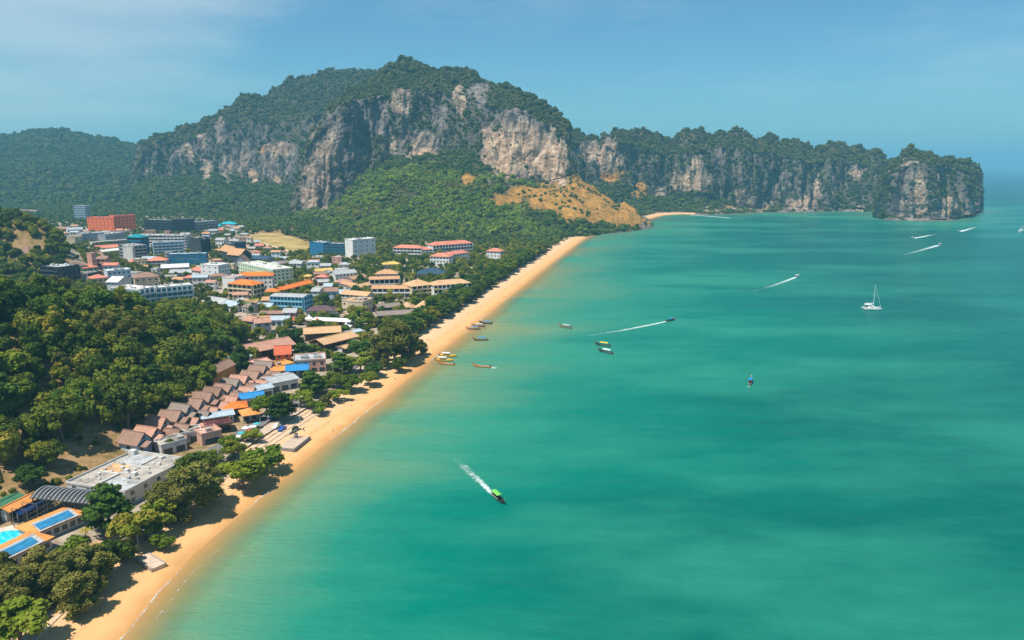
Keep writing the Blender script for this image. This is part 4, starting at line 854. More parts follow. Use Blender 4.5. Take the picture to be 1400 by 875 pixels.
 ('house', 'house with dark purple brown hipped roof and white ridges', (419, 434), (456, 434), 12, 5, 1, 'offwhite', 'hip', 'purple', dict(style='shop', cat=HS)),
 ('market_hall', 'long white roofed market hall between two blue tents', (428, 446), (490, 449), 9, 4.5, 1, 'cream', 'gable', 'white', dict(style='open', cat='market', rh=1.0)),
 ('restaurant', 'restaurant with tan roof and dark wooden veranda', (417, 470), (466, 467), 12, 6.5, 2, 'wood', 'gable', 'tan2', dict(style='open', cat='restaurant', rh=2.4)),
 ('restaurant', 'restaurant with long tan roof slanting towards the beach', (444, 483), (490, 471), 13, 5.5, 1, 'wood', 'gable', 'tan2', dict(style='open', cat='restaurant', rh=2.2)),
 ('annex', 'low tan roof lean-to behind the slanting restaurant', (472, 484), (496, 478), 7, 3.6, 1, 'offwhite', 'gable', 'tan2', dict(style='open', cat='annex', rh=1)),
 ('hall', 'very long two step pinkish brown roof hall below the hill forest', (326, 488), (404, 486), 15, 7, 2, 'wood', 'gable', 'pinkbrown', dict(style='open', cat='hall', rh=3)),
 ('hall', 'square hall with a steep red orange roof before the long pinkish hall', (377, 498), (398, 497), 9, 6, 1, 'orange', 'gable', 'redroof', dict(style='shop', cat='hall', rh=3.5)),
 ('terrace', 'flat pale pink roof terrace beside the red orange roof', (345, 507), (374, 506), 11, 4, 1, 'pink', 'flat', 'pink', dict(style='shop', cat='terrace', junk=1)),
 ('terrace', 'flat orange roof terrace in front of the red orange roof', (374.6, 509), (402, 506), 9, 3.5, 1, 'yellow', 'flat', 'oroof2', dict(style='shop', cat='terrace', junk=1)),
 ('building', 'grey flat roofed building with vents beside tall almond trees', (403, 511), (446, 508), 14, 6.5, 1, 'pink', 'flat', 'greyroof', dict(style='shop', junk=10)),
 ('lodge', 'long lodge with brown roof and orange wall at the forest edge', (292, 526), (323, 511), 8, 5.5, 1, 'oroof2', 'gable', 'brown2', dict(cat='lodge', style='none', rh=2.2)),
 ('shed', 'blue grey sheet roofed shed behind the long lodge', (320, 499), (344, 496), 9, 4, 1, 'offwhite', 'gable', 'ltblue', dict(cat='shed', style='none', rh=.8)),
 ('shop', 'open shop under a bright orange sheet roof', (366, 518), (391, 517), 8, 4.5, 1, 'offwhite', 'gable', 'oroof2', dict(style='open', cat=SHP, rh=1.2)),
 ('shop', 'shop under a vivid blue roof beside the orange sheet roof', (392, 518), (421, 517), 9, 4.8, 1, 'offwhite', 'gable', 'blueroof', dict(style='open', cat=SHP, rh=1.6)),
 ('shed', 'wide pale grey shed roof below the vivid blue roof', (372, 537), (408, 530), 13, 5, 1, 'offwhite', 'gable', 'greyroof', dict(style='shop', cat='shed', rh=1)),
 ('shed', 'light blue sheet roofed shed between grey shed and bungalows', (344, 547), (374, 541), 8, 4.5, 1, 'offwhite', 'gable', 'ltblue', dict(style='shop', cat='shed', rh=1)),
 ('shop', 'shop with blue tarpaulin roof above the orange tiled stalls', (330, 557), (361, 554), 8, 4.5, 1, 'white', 'gable', 'blueroof', dict(style='shop', cat=SHP, rh=1.2)),
 ('stall', 'stall with a faded orange tiled roof by the bungalows', (308, 571), (338, 568), 8, 4, 1, 'offwhite', 'hip', 'oroof', dict(style='open', cat='stall')),
 ('stall', 'stall with an orange brown tiled roof near the street lamp', (334, 580), (356, 577), 8, 4, 1, 'offwhite', 'hip', 'oroof2', dict(style='open', cat='stall')),
 ('shed', 'pale grey sheet roof above the lower bungalows', (278, 583), (320, 578), 8, 4, 1, 'offwhite', 'gable', 'ltblue', dict(style='shop', cat='shed', rh=.7)),
 ('awning', 'dark maroon flat awning over an open bar', (282, 596), (318, 591), 8, 3.6, 1, 'wood', 'flat', 'maroon', dict(style='open', cat='awning', junk=0)),
 ('shop', 'shop with flat pink roof next to the maroon awning', (277, 610), (304, 604), 8, 4.5, 1, 'pink', 'flat', 'pink', dict(style='shop', cat=SHP, junk=1)),
 ('building', 'small building with patchy flat grey roof by the lower bungalows', (240, 608), (276, 603), 7, 4, 1, 'offwhite', 'flat', 'concrete', dict(style='shop', junk=2)),
 ('building', 'small building with open flat roof below the green garden tree', (222, 624), (256, 615), 7, 4, 1, 'offwhite', 'flat', 'concrete', dict(style='shop', junk=2)),
 ('shop', 'teal grey roofed kiosk next to the big casuarina', (477, 464), (496, 460), 7, 4, 1, 'offwhite', 'gable', 'ltblue', dict(style='shop', cat=SHP, rh=.8)),
 ('house', 'yellow garden house among trees behind the orange slanting hall', (416, 388), (424, 388), 8, 7, 2, 'yellow', 'hip', 'yellow', dict(cat=HS)),
 ('house', 'house with ochre roof among the garden trees', (433, 378), (455, 376), 9, 5, 1, 'offwhite', 'gable', 'yellow', dict(cat=HS)),
 ('house', 'house with ochre roof in front of the salmon resort', (525, 368), (547, 367), 10, 5, 1, 'offwhite', 'hip', 'yellow', dict(cat=HS)),
 ('hotel', 'red and white hotel block against the foot of the mountain', (347, 283), (372, 282), 12, 17, 4, 'pink', 'flat', 'salmon', dict(cat=HB, style='bal')),
 ('house', 'ruined grey hillside house with pinkish roof below the forest crest', (333, 449), (346, 451), 9, 6, 2, 'grey', 'gable', 'pinkbrown', dict(cat=HS)),
 ('house', 'grey hillside house with open upper floor among trees', (350, 458), (371, 456), 9, 8, 2, 'grey', 'gable', 'pinkbrown', dict(cat=HS)),
 ('house', 'low brown roofed house above the far left forest', (24, 292), (48, 293), 14, 6, 1, 'offwhite', 'gable', 'brown2', dict(cat=HS)),
]
for (nm, lab, A, B, d, h, fl, wall, rk, rc, kw) in TABLE: bld(nm, lab, A, B, d, h, fl, wall, rk, rc, **kw)

def infill():
    rg = random.Random(11); n = 0; tries = 0; k_ = {}
    while n < 130 and tries < 14000:
        tries += 1; u, v = rg.uniform(70, 470), rg.uniform(312, 452); p = GL(u, v)
        if not in_poly(np.array([[p.x, p.y]]), TOWN)[0] or in_poly(np.array([[p.x, p.y]]), FIELD_)[0]: continue
        w, d = rg.uniform(6, 14), rg.uniform(6, 10); rz = rg.choice([0, .12, -.2, .3]); c, s_ = math.cos(rz), math.sin(rz); bad = False
        if min(np.hypot(MAIN_[:, 0] - p.x - w / 2, MAIN_[:, 1] - p.y - d / 2)) < 8 + max(w, d) / 2: continue
        for (x, y, r2, w2, d2) in FOOT:
            cx, cy_ = x + math.cos(r2) * w2 / 2 - math.sin(r2) * d2 / 2, y + math.sin(r2) * w2 / 2 + math.cos(r2) * d2 / 2
            if math.hypot(cx - p.x - w / 2, cy_ - p.y - d / 2) < (max(w2, d2) * .52 + max(w, d) * .55): bad = True; break
        if bad: continue
        rc = rg.choice(['greyroof', 'brown2', 'salmon', 'white', 'ltblue', 'concrete', 'greyroof', 'tan', 'pinkbrown']); rk = 'flat' if rc in ('white', 'concrete') else rg.choice(['gable', 'gable', 'hip'])
        nmx = {'greyroof': 'grey sheet', 'brown2': 'brown tiled', 'salmon': 'salmon tiled', 'white': 'white flat', 'ltblue': 'pale blue sheet', 'concrete': 'stained concrete', 'tan': 'tan tiled', 'pinkbrown': 'dusty pink'}[rc]
        bld('shop_house', 'small shophouse with %s%s roof squeezed between larger town buildings' % (nmx, '' if rk == 'flat' else ' hipped' if rk == 'hip' else ' gabled'), (p.x, p.y, p.z), (p.x + c * w, p.y + s_ * w, p.z), d, rg.choice([4, 4.5, 6.5, 7, 9]), 2, rg.choice(['white', 'offwhite', 'cream', 'paleblue', 'pink', 'offwhite']), rk, rc, 'shop', cat='shophouse', group='%s %s shophouses' % (nmx, rk), raw=True, junk=2); n += 1
FIELD_ = np.array([tuple(GL(*p))[:2] for p in [(333, 321), (374, 317), (430, 333), (428, 346), (400, 349), (338, 333)]])
MAIN_ = np.array([tuple(GL(*p))[:2] for p in [(u_, np.interp(u_, [108, 135, 160, 195, 230, 262, 300, 345], [337, 351, 364, 379, 393, 405, 421, 437])) for u_ in range(108, 346, 3)]])
infill()

# ------------------------------------------------------------------ the nearer compound: concrete hall, ribbed vault, pool
def compound():
    zr = 7.6
    a, b, c = G(91, 661, zr), G(171, 674, zr), G(237, 627, zr); g = min(gz(a.x, a.y), gz(b.x, b.y))
    d = (c - b).length
    r = bld('concrete_hall', 'large low hall with stained flat concrete roof beside the casuarina trees', (a.x, a.y, g), (b.x, b.y, g), d, zr - g, 2, 'offwhite', 'flat', 'concrete', 'win', raw=True, junk=0, cat='hall', pitch=5)
    w = (b - a).length
    for x0, y0, x1, y1, k in ((.05, .08, .46, .34, 'concrete'), (.5, .05, .95, .30, 'greyroof'), (.08, .40, .40, .62, 'tan2'), (.46, .36, .95, .60, 'concrete'), (.1, .68, .5, .94, 'greyroof'), (.56, .66, .93, .95, 'concrete')):
        part('roof_panel', bx(x0 * w, y0 * d, zr - g + .18, x1 * w, y1 * d, zr - g + .3), roofm(k, 'flat'), r)
    for x, y, sx, sy, sz in ((.47, .2, .5, d * .36, .6), (.52, .62, w * .4, .5, .6), (.3, .37, w * .36, .6, .5), (.52, .8, .4, d * .3, .5)):
        ubx('roof_beam', wallm('offwhite'), r, (x * w, y * d, zr - g + .18 + sz / 2), (sx, sy, sz))
    for x, y, s in [(random.uniform(.05, .95), random.uniform(.05, .95), random.uniform(.4, 1.1)) for _ in range(26)] + [(.08, .93, 2.4), (.5, .46, 1.6), (.35, .52, 1.2), (.7, .4, 1.8), (.62, .9, 1.4), (.2, .3, 1.0), (.75, .75, 1.2), (.85, .5, 1.0)]:
        ubx('roof_unit', wallm(random.choice(['offwhite', 'grey'])), r, (x * w, y * d, zr - g + .2 + s * .35), (s, s * .8, s * .7))
    # ribbed vault
    a, b = G(40, 681, 9.2), G(120, 689, 9.2); g = gz(a.x, a.y); v = b - a; w = v.length; rz = math.atan2(v.y, v.x); d = 8.5; h = 9.2 - g
    e_ = tag(empty('vaulted_canopy', (a.x, a.y, g), rz), 'long black vaulted canopy with thin white ribs beside the concrete hall', 'canopy'); FOOT.append((a.x, a.y, rz, w, d))
    n = 10; arc = [(d * i / n, h + 2.6 * math.sin(math.pi * (.12 + .76 * i / n)) - .95) for i in range(n + 1)]
    V = [(x, y, z) for x in (0, w) for y, z in arc] + [(x, y, z - .12) for x in (0, w) for y, z in arc]; m = n + 1
    F = [(i, m + i, m + i + 1, i + 1) for i in range(n)] + [(2 * m + i, 2 * m + i + 1, 3 * m + i + 1, 3 * m + i) for i in range(n)] + [(0, 2 * m, 3 * m, m), (n, m + n, 3 * m + n, 2 * m + n)]
    part('roof', (V, F), paint('vault_sheet', (.03, .033, .038), .4, .3, .5), e_)
    RB = paint('rib_white', (.62, .62, .62), .5, .2)
    rv, rf = tube([(0, y, z + .02) for y, z in arc], [.11] * m, 5); rib = mesh('rib', rv, rf, RB)
    for i in range(14): o = link('rib', rib, e_); o.location = (w * (i + .5) / 14, 0, .06)
    for i in range(6):
        for y in (.2, d - .2): ubx('post', wallm('dark'), e_, (w * (i + .3) / 5.6, y, h / 2 - .4), (.22, .22, h + .4))
    # pool yard
    bld('shed', 'long shed with dark green sheet roof at the hill foot', (-16, 722), (36, 694), 6, 4, 1, 'green', 'gable', 'green', 'open', cat='shed', rh=.8)
    bld('shed', 'long shed with bright orange roof beside the dark green roof', (16, 716), (61, 693), 4.5, 4.4, 1, 'offwhite', 'gable', 'oroof2', 'open', cat='shed', rh=.9)
    a, b = GL(26, 716), GL(70, 694); v = b - a; w = v.length; e_ = tag(empty('solar_array', a, math.atan2(v.y, v.x)), 'row of dark blue solar panels along the orange shed', 'solar panels')
    sol = paint('solar_cell', (.01, .03, .10), .2, .2, 1.0, spec=.5)
    for i in range(8):
        o = ubx('panel', sol, e_, (w * (i + .5) / 8, .4, 3.3), (w / 8 - .12, 3.0, .08)); o.rotation_euler = (R(14), 0, 0)
    for i in range(5): ubx('post', wallm('grey'), e_, (w * (i + .05) / 4.1, .4, 1.5), (.14, .14, 3.5))
    FOOT.append((a.x, a.y, math.atan2(v.y, v.x), w, 3))
    a, b = GL(40, 726), GL(80, 702); v = b - a; w = v.length; e_ = tag(empty('steel_frame', a, math.atan2(v.y, v.x)), 'open steel frame of thin posts over the grey court', 'frame')
    st = paint('steel_dark', (.12, .115, .11), .5, .3)
    for x in range(4):
        for y in (0, 5): ubx('post', st, e_, (w * x / 3, y, 3.2), (.16, .16, 7.4))
    for z in (3.4, 5.0, 6.8): ubx('rail', st, e_, (w / 2, 0, z), (w, .12, .12))
    for x in range(4): ubx('beam', st, e_, (w * x / 3, 2.5, 6.9), (.12, 5, .12))
    FOOT.append((a.x, a.y - 3, math.atan2(v.y, v.x), w, 9))
    k = NT('pool_water'); n_ = k.noise(.8, 3, .5, k.coord('Object')); k.set(k.ramp(n_, [(.4, (.0, .46, .58)), (.65, (.10, .66, .74))]), .08, .5); k.bump(n_, .2, .1)
    pts = [(-22, 742), (-6, 730), (12, 726.5), (26, 727), (33, 731), (29, 738), (14, 744), (-4, 748), (-20, 752)]; W_ = [GL(*p) for p in pts]; zc = max(p.z for p in W_) + .25; cx = sum((p for p in W_), Vector()) / len(W_)
    e_ = tag(empty('swimming_pool', (cx.x, cx.y, zc)), 'turquoise swimming pool with a pale deck behind the blue roofs', 'pool')
    loc = [p - Vector((cx.x, cx.y, p.z)) for p in W_]; n = len(loc); loc = loc[::-1] if sum(loc[i].x * loc[(i + 1) % n].y - loc[(i + 1) % n].x * loc[i].y for i in range(n)) < 0 else loc
    part('water', ([(p.x, p.y, -.08) for p in loc], [tuple(range(n))]), k.m, e_)
    out_ = [p * 1.0 + p.normalized() * 3.2 for p in loc]
    V = [(p.x, p.y, 0) for p in loc] + [(p.x, p.y, 0) for p in out_] + [(p.x, p.y, -.6) for p in loc] + [(p.x, p.y, -.9) for p in out_]
    part('deck', (V, [(i, n + i, n + (i + 1) % n, (i + 1) % n) for i in range(n)] + [(i, (i + 1) % n, 2 * n + (i + 1) % n, 2 * n + i) for i in range(n)] + [(n + i, 3 * n + i, 3 * n + (i + 1) % n, n + (i + 1) % n) for i in range(n)]), paint('pool_deck', (.60, .52, .42), .8, .3, .5), e_)
    FOOT.append((cx.x - 9, cx.y - 8, 0, 18, 16))
    for lab, A, B in (('low building with blue sheeted roof and orange ridge near the pool, larger', (-20, 796), (72, 750)), ('low building with blue sheeted roof and orange ridge against the concrete hall', (50, 744), (116, 716))):
        a, b = GL(*A), GL(*B); z = min(a.z, b.z); v = b - a; w = math.hypot(v.x, v.y); d = 8.5; h = 3.6; rz = math.atan2(v.y, v.x)
        e_ = tag(empty('pool_building', (a.x, a.y, z), rz), lab, 'building'); FOOT.append((a.x, a.y, rz, w, d))
        part('wall', bx(0, 0, -2, w, d, h), wallm('offwhite'), e_)
        part('roof', roof_hip(w, d, h, 1.7, .7), roofm('oroof2', 'hip'), e_)
        sl = math.atan2(1.7, d / 2 + .7); L = math.hypot(1.7, d / 2 + .7)
        o = ubx('grey_sheet', paint('sheet_grey', (.46, .44, .42), .6, .5, 4.0), e_, (w * .47, d * .16, h + .96), (w * .80, L * .86, .06)); o.rotation_euler = (sl, 0, 0)
        o = ubx('blue_sheet', paint('sheet_blue', (.03, .22, .42), .5, .55, 5.0), e_, (w * .45, d * .14, h + .98), (w * .70, L * .58, .10)); o.rotation_euler = (sl, 0, 0)
        for i in range(6): ubx('window', GLASS, e_, (w * (i + .5) / 6, -.03, 1.7), (1.6, .14, 1.5))
compound()
# bungalows in two rows, ridges towards the sea
def bungalow(p, dirx, lab, grp, rc, rg, back):
    w, d, h = (rg.uniform(7.6, 9.2), rg.uniform(5.6, 6.6), rg.uniform(3.3, 4.1)) if back else (rg.uniform(5.2, 6.6), rg.uniform(4.8, 5.6), rg.uniform(2.8, 3.4))
    an = rg.uniform(-.10, .10); dirx = Vector((dirx.x * math.cos(an) - dirx.y * math.sin(an), dirx.x * math.sin(an) + dirx.y * math.cos(an), 0))
    q = p + dirx * w
    r = bld('bungalow', lab, (p.x, p.y, p.z), (q.x, q.y, p.z), d, h, 1, rg.choice(['white', 'offwhite', 'offwhite', 'paleblue']), 'gable', rc, 'none', cat='bungalow', group=grp, rh=(2.9 if back else 2.2) * rg.uniform(.85, 1.12), o=.8, raw=True)
    ubx('door', wallm('wood'), r, (w + .03, d * .3, 1.1), (.12, 1.0, 2.2)); ubx('window', GLASS, r, (w + .03, d * .68, 1.6), (.12, 1.6, 1.3)); ubx('window', GLASS, r, (w * .5, -.03, 1.7), (1.6, .12, 1.2))
    ubx('gable_vent', GLASS, r, (w + .04, d * .5, h + 1.0), (.1, 1.6, 1.1))
    part('porch_roof', roof_gable(3.4, d * .8, h - 1.1, 1.2, .3, 'x'), roofm(rc, 'gable'), r).location = (w + .25, d * .1, 0)
    for y in (.15, .5, .85): ubx('porch_post', wallm('lilac' if rg.random() < .4 else 'white'), r, (w + 3.2, d * y, (h - 1.1) / 2), (.24, .24, h - 1.1))
rgb = random.Random(5)
for (A, B, n, lab, grp, back) in (((174, 617), (358, 513), 14, 'brown gabled bungalow, %s from the concrete hall in the row against the forest', 'back row of bungalows', True), ((232, 607), (376, 524), 13, 'small brown gabled bungalow, %s from the concrete hall in the row facing shops', 'front row of bungalows', False)):
    a, b = GL(*A), GL(*B); dr = (b - a); dr.z = 0; dr.normalize(); dx = Vector((dr.y, -dr.x, 0))
    dx = (dx * .94 + dr * -.10).normalized()
    for i in range(n):
        p = a.lerp(b, i / (n - 1)); p.z = gz(p.x, p.y); p = p + dr * rgb.uniform(-.6, .6) + dx * rgb.uniform(-.8, .8) - dx * 4
        ordn = ['first', 'second', 'third', 'fourth', 'fifth', 'sixth', 'seventh', 'eighth', 'ninth', 'tenth', 'eleventh', 'twelfth', 'thirteenth', 'fourteenth'][i]
        bungalow(p, dx, lab % ordn, grp, rgb.choice(['brown2', 'brown2', 'brown', 'pinkbrown', 'greybrown', 'brown2']), rgb, back)
# peaked tents and umbrellas at the market
for (u, v, c, lab) in ((423, 441, 'blueroof', 'white and blue peaked tent beside the purple roofed house'), (484, 441, 'blueroof', 'white and blue peaked tent at the end of the market hall'), (474, 452, 'blueroof', 'white and blue peaked tent in front of the market hall'), (398, 443, 'oroof', 'orange peaked canopy near the light blue hotel'), (434, 446, 'oroof', 'orange peaked canopy before the market hall')):
    p = GL(u, v); e_ = tag(empty('market_tent', p, random.uniform(-.3, .3)), lab, 'tent'); s = 3.2
    V = [(-s, -s, 3), (s, -s, 3), (s, s, 3), (-s, s, 3), (0, 0, 6.2), (-s * .4, -s * .4, 4.0), (s * .4, -s * .4, 4.0), (s * .4, s * .4, 4.0), (-s * .4, s * .4, 4.0)]
    F = [(0, 1, 6, 5), (1, 2, 7, 6), (2, 3, 8, 7), (3, 0, 5, 8)]
    part('canopy', (V, F + [(5, 6, 4), (7, 8, 4)]), wallm('white') if c == 'blueroof' else wallm(c if c != 'oroof' else 'orange'), e_); part('canopy_panel', (V, [(6, 7, 4), (8, 5, 4)]), roofm(c, 'flat'), e_)
    for x in (-s, s):
        for y in (-s, s): ubx('post', wallm('offwhite'), e_, (x * .96, y * .96, 1.5), (.12, .12, 3.0))
    FOOT.append((p.x - s, p.y - s, 0, 2 * s, 2 * s))

# ------------------------------------------------------------------ roads, field, sea wall
def ribbon(name, pts, width, mat, lift=.12, label=None, kind='structure', cat=None, thick=.5):
    P = np.array([(p[0], p[1]) for p in pts], float); t = np.gradient(P, axis=0); L = np.hypot(t[:, 0], t[:, 1])[:, None]; nrm = np.c_[-t[:, 1], t[:, 0]] / L
    wv = np.linspace(-width / 2, width / 2, 5)
    Q = np.concatenate([P + nrm * x for x in wv]).reshape(5, len(P), 2).transpose(1, 0, 2).reshape(-1, 2)
    z = land_z(Q).reshape(len(P), 5); z = np.repeat(z.max(1, keepdims=True), 5, 1) + lift
    V = np.c_[Q, z.ravel()]; me = grid_mesh(name, V, len(P), 5, mat, smooth_=False); me.flip_normals() if me.polygons[0].normal.z < 0 else None
    return tag(link(name, me), label, cat, kind=kind)
def dense(pix, step=5.0):
    W_ = np.array([tuple(GL(*p))[:2] for p in pix]); seg = np.hypot(*np.diff(W_, axis=0).T); c = np.r_[0, np.cumsum(seg)]; t = np.linspace(0, c[-1], max(3, int(c[-1] / step)))
    return np.stack([np.interp(t, c, W_[:, 0]), np.interp(t, c, W_[:, 1])], -1)
ASPH = paint('asphalt', (.17, .16, .155), .9, .25, .25); PAVE = paint('pink_paving', (.50, .385, .29), .9, .25, .4); STREET = paint('street_concrete', (.40, .31, .24), .9, .3, .15); CONC = paint('step_concrete', (.58, .44, .33), .9, .35, .4)
o34 = shore_off(35, 2, 14); o34 = o34[(o34[:, 1] > 225) & (o34[:, 1] < 470)]
ribbon('beach_road', o34, 7.0, ASPH, .10)
o28 = shore_off(28.2, 2, 14); o28 = o28[(o28[:, 1] > 235) & (o28[:, 1] < 400)]
ribbon('promenade', o28, 5.6, PAVE, .24)
main = dense([(118, 342), (135, 351), (160, 364), (195, 379), (230, 393), (262, 405), (300, 421), (345, 437)], 8)
ribbon('main_street', main, 10, STREET, .12)
ROADS = [(o34, 5.5), (o28, 4), (main, 6.5)]
FIELD_PX = [(333, 323), (350, 320), (374, 318.5), (400, 324), (428, 334), (426, 344), (402, 347), (370, 340), (338, 332)]
fw = [GL(*p) for p in FIELD_PX]; FIELD = np.array([(p.x, p.y) for p in fw]); kf = NT('dry_grass_field'); nf_ = kf.noise(.03, 6, .65, kf.coord('Position')); kf.set(kf.ramp(nf_, [(.35, (.20, .17, .05)), (.5, (.36, .26, .09)), (.65, (.47, .34, .15))]), .95, .1)
tag(link('dry_field', mesh('dry_field', [(p.x, p.y, p.z + .5) for p in fw], [tuple(range(len(fw)))[::-1]], kf.m)), kind='structure')
ribbon('dirt_path', dense([(338, 330), (362, 334), (398, 345.5)], 8), 5, paint('dirt', (.62, .45, .29), .95, .2), .8)
for off, y0, y1, lab in ((18.5, 120, 335, 'lowest concrete step of the long beach wall'), (21.0, 120, 330, 'middle concrete step of the long beach wall'), (23.5, 120, 325, 'top concrete step of the long beach wall')):
    P = shore_off(off, 1, 12, 4.0); P = P[(P[:, 1] > y0) & (P[:, 1] < y1)]; z = land_z(P); t = np.gradient(P, axis=0); L = np.hypot(t[:, 0], t[:, 1])[:, None]; nr = np.c_[-t[:, 1], t[:, 0]] / L
    V = []; F = []; zz = np.convolve(np.pad(z, 4, 'edge'), np.ones(9) / 9, 'valid')
    for i, p in enumerate(P):
        a = p - nr[i] * .45; b = p + nr[i] * .45; V += [(a[0], a[1], zz[i] - .5), (a[0], a[1], zz[i] + .22), (b[0], b[1], zz[i] + .22), (b[0], b[1], zz[i] - .5)]
        if i: F += [((i - 1) * 4 + k, i * 4 + k, i * 4 + k + 1, (i - 1) * 4 + k + 1) for k in range(3)]
    tag(link('beach_step', mesh('beach_step', V, F, CONC)), lab, 'step')
a, b = GL(186, 765), GL(210, 782); v = b - a; e_ = tag(empty('beach_ramp', a, math.atan2(v.y, v.x)), 'pale concrete ramp slab running from the steps onto the sand', 'ramp'); w_ = v.length
part('slab', bx(0, -.2, -.6, w_, 3.4, .45), CONC, e_); part('curb', join(bx(0, -.5, -.6, w_, -.21, .7), bx(0, 3.41, -.6, w_, 3.7, .7)), paint('curb_grey', (.36, .31, .26), .9, .3), e_)
# monument: leaping fish on a stone platform
def monument():
    a, b = GL(402, 618), GL(423, 601); v = b - a; w = v.length; rz = math.atan2(v.y, v.x)
    e_ = tag(empty('monument_platform', a, rz), 'stone walled platform jutting onto the beach below the fish statue', 'platform'); FOOT.append((a.x, a.y, rz, w, 7))
    part('platform', bx(0, 0, -2.5, w, 7, 1.2), PAVE, e_); st = paint('rubble_stone', (.27, .25, .23), .9, .6, 1.6)
    part('stone_wall', join(bx(-.35, -.45, -2.5, w + .35, -.01, 1.5), bx(-.45, -.01, -2.5, -.01, 7.3, 1.5)), st, e_); part('apron', bx(-1.6, -1.9, -2.5, w + 1.5, -.46, -.2), CONC, e_)
    p = GL(405, 601); g = p.z + .9
    f = tag(empty('fish_statue', (p.x, p.y, g), .35), 'dark leaping sailfish statue with raised fin on the beach platform', 'statue'); br = paint('bronze', (.06, .075, .06), .5, .4, 2.0)
    n = 12; pts = []; rad = []
    for i in range(n + 1):
        t = i / n; pts.append((-2.6 + 5.4 * t, 0, 1.6 + 2.0 * math.sin(t * 1.9) - .2)); rad.append(.07 + .72 * math.sin(math.pi * min(1, t * 1.02)) ** .8 * (1 - .35 * t))
    part('body', tube(pts, rad, 9), br, f, True)
    part('bill', tube([pts[0], (-4.4, 0, 1.0)], [.1, .02], 5), br, f)
    part('dorsal_fin', ([(-1.6, -.06, 2.6), (1.4, -.06, 3.7), (.9, -.06, 4.9), (-.4, -.06, 5.0), (-1.5, -.06, 4.0), (-1.6, .06, 2.6), (1.4, .06, 3.7), (.9, .06, 4.9), (-.4, .06, 5.0), (-1.5, .06, 4.0)], [(0, 1, 2, 3, 4), (9, 8, 7, 6, 5), (0, 5, 6, 1), (1, 6, 7, 2), (2, 7, 8, 3), (3, 8, 9, 4), (4, 9, 5, 0)]), br, f)
    part('tail_fin', ([(2.7, -.07, 3.2), (3.9, -.05, 4.7), (3.2, -.05, 3.2), (3.9, -.05, 1.9), (2.7, .07, 3.2), (3.9, .05, 4.7), (3.2, .05, 3.2), (3.9, .05, 1.9)], [(0, 2, 1), (0, 3, 2), (4, 5, 6), (4, 6, 7), (0, 1, 5, 4), (1, 2, 6, 5), (2, 3, 7, 6), (3, 0, 4, 7)]), br, f)
    part('base', tube([(0, 0, -.3), (0, 0, .9), (.2, 0, 1.9)], [1.3, .9, .5], 9), st, f)
monument()
PARA = [(336, 592, 'white'), (341, 596, 'red'), (331, 599, 'teal'), (346, 590, 'white'), (326, 604, 'white'), (338, 603, 'red'), (352, 586, 'teal'), (321, 609, 'red')]
PCOL = {'white': (.75, .74, .7), 'red': (.55, .08, .05), 'teal': (.05, .36, .38)}
for (u, v, c) in PARA:
    p = GL(u, v); e_ = tag(empty('parasol', p, random.uniform(0, 1)), c + ' parasol over a table beside the beach road', 'parasol', c + ' parasols by the beach road')
    V = [(0, 0, 2.9)] + [(1.6 * math.cos(k_ * math.pi / 4), 1.6 * math.sin(k_ * math.pi / 4), 2.3) for k_ in range(8)]
    part('canopy', (V, [(0, 1 + k_, 1 + (k_ + 1) % 8) for k_ in range(8)]), paint('parasol_' + c, PCOL[c], .8, .15, 2), e_); part('pole', tube([(0, 0, -.2), (0, 0, 2.85)], [.04, .04], 6), wallm('wood'), e_); part('table', join(bx(-.5, -.5, .7, .5, .5, .76), bx(-.08, -.08, 0, .08, .08, .7)), wallm('wood'), e_)
def lamp(p, lab, hgt=9.0, rz=0.0):
    e_ = tag(empty('street_lamp', p, rz), lab, 'lamp'); m = paint('lamp_steel', (.45, .45, .44), .5, .15)
    part('pole', tube([(0, 0, -.5), (0, 0, hgt * .6), (0, 0, hgt)], [.14, .11, .08], 7), m, e_); part('arm', tube([(0, 0, hgt - .05), (.8, 0, hgt + .25), (1.6, 0, hgt + .3)], [.06, .05, .05], 5), m, e_); part('lamp_head', bx(1.4, -.16, hgt + .2, 2.2, .16, hgt + .36), wallm('offwhite'), e_)
for (u, v, h_, lab) in ((456, 520, 10, 'tall street lamp in front of the almond trees'), (410, 578, 11, 'street lamp on the promenade above the fish statue'), (357, 596, 8, 'street lamp beside the orange brown stall'), (190, 752, 6, 'thin lamp post by the concrete ramp'), (300, 640, 8, 'street lamp behind the casuarina')): lamp(GL(u, v), lab, h_, random.uniform(-1, 1))

# ------------------------------------------------------------------ cars
def car_meshes(truck=False):
    prof = [(-2.2, .35), (-2.25, .85), (-1.9, .98), (-1.5, 1.05), (-.95, 1.5), (.55, 1.52), (1.15, 1.02), (2.05, .9), (2.2, .7), (2.2, .35)]
    if truck: prof = [(-2.5, .45), (-2.5, 1.05), (-.6, 1.05), (-.55, 1.7), (.75, 1.72), (1.3, 1.15), (2.3, 1.0), (2.45, .8), (2.45, .45)]
    n = len(prof); V = [(x, y, z) for y in (-.85, .85) for x, z in prof]; F = [tuple(range(n))[::1], tuple(range(2 * n - 1, n - 1, -1))] + [(i, n + i, n + (i + 1) % n, (i + 1) % n) for i in range(n)]
    return V, F
CARV = {False: car_meshes(), True: car_meshes(True)}; TYRE = paint('tyre', (.02, .02, .02), .8, .2); CHROME = paint('headlight', (.7, .7, .66), .2, .1)
WV, WF = tube([(0, -.11, 0), (0, .11, 0)], [.33, .33], 10); WF = WF + [tuple(range(9, -1, -1))]; WHEEL = mesh('wheel', WV, WF, TYRE)
CARC = {'white': (.75, .75, .73), 'silver': (.42, .43, .44), 'black': (.02, .02, .025), 'red': (.45, .03, .02), 'blue': (.04, .12, .42)}; _cm = {}
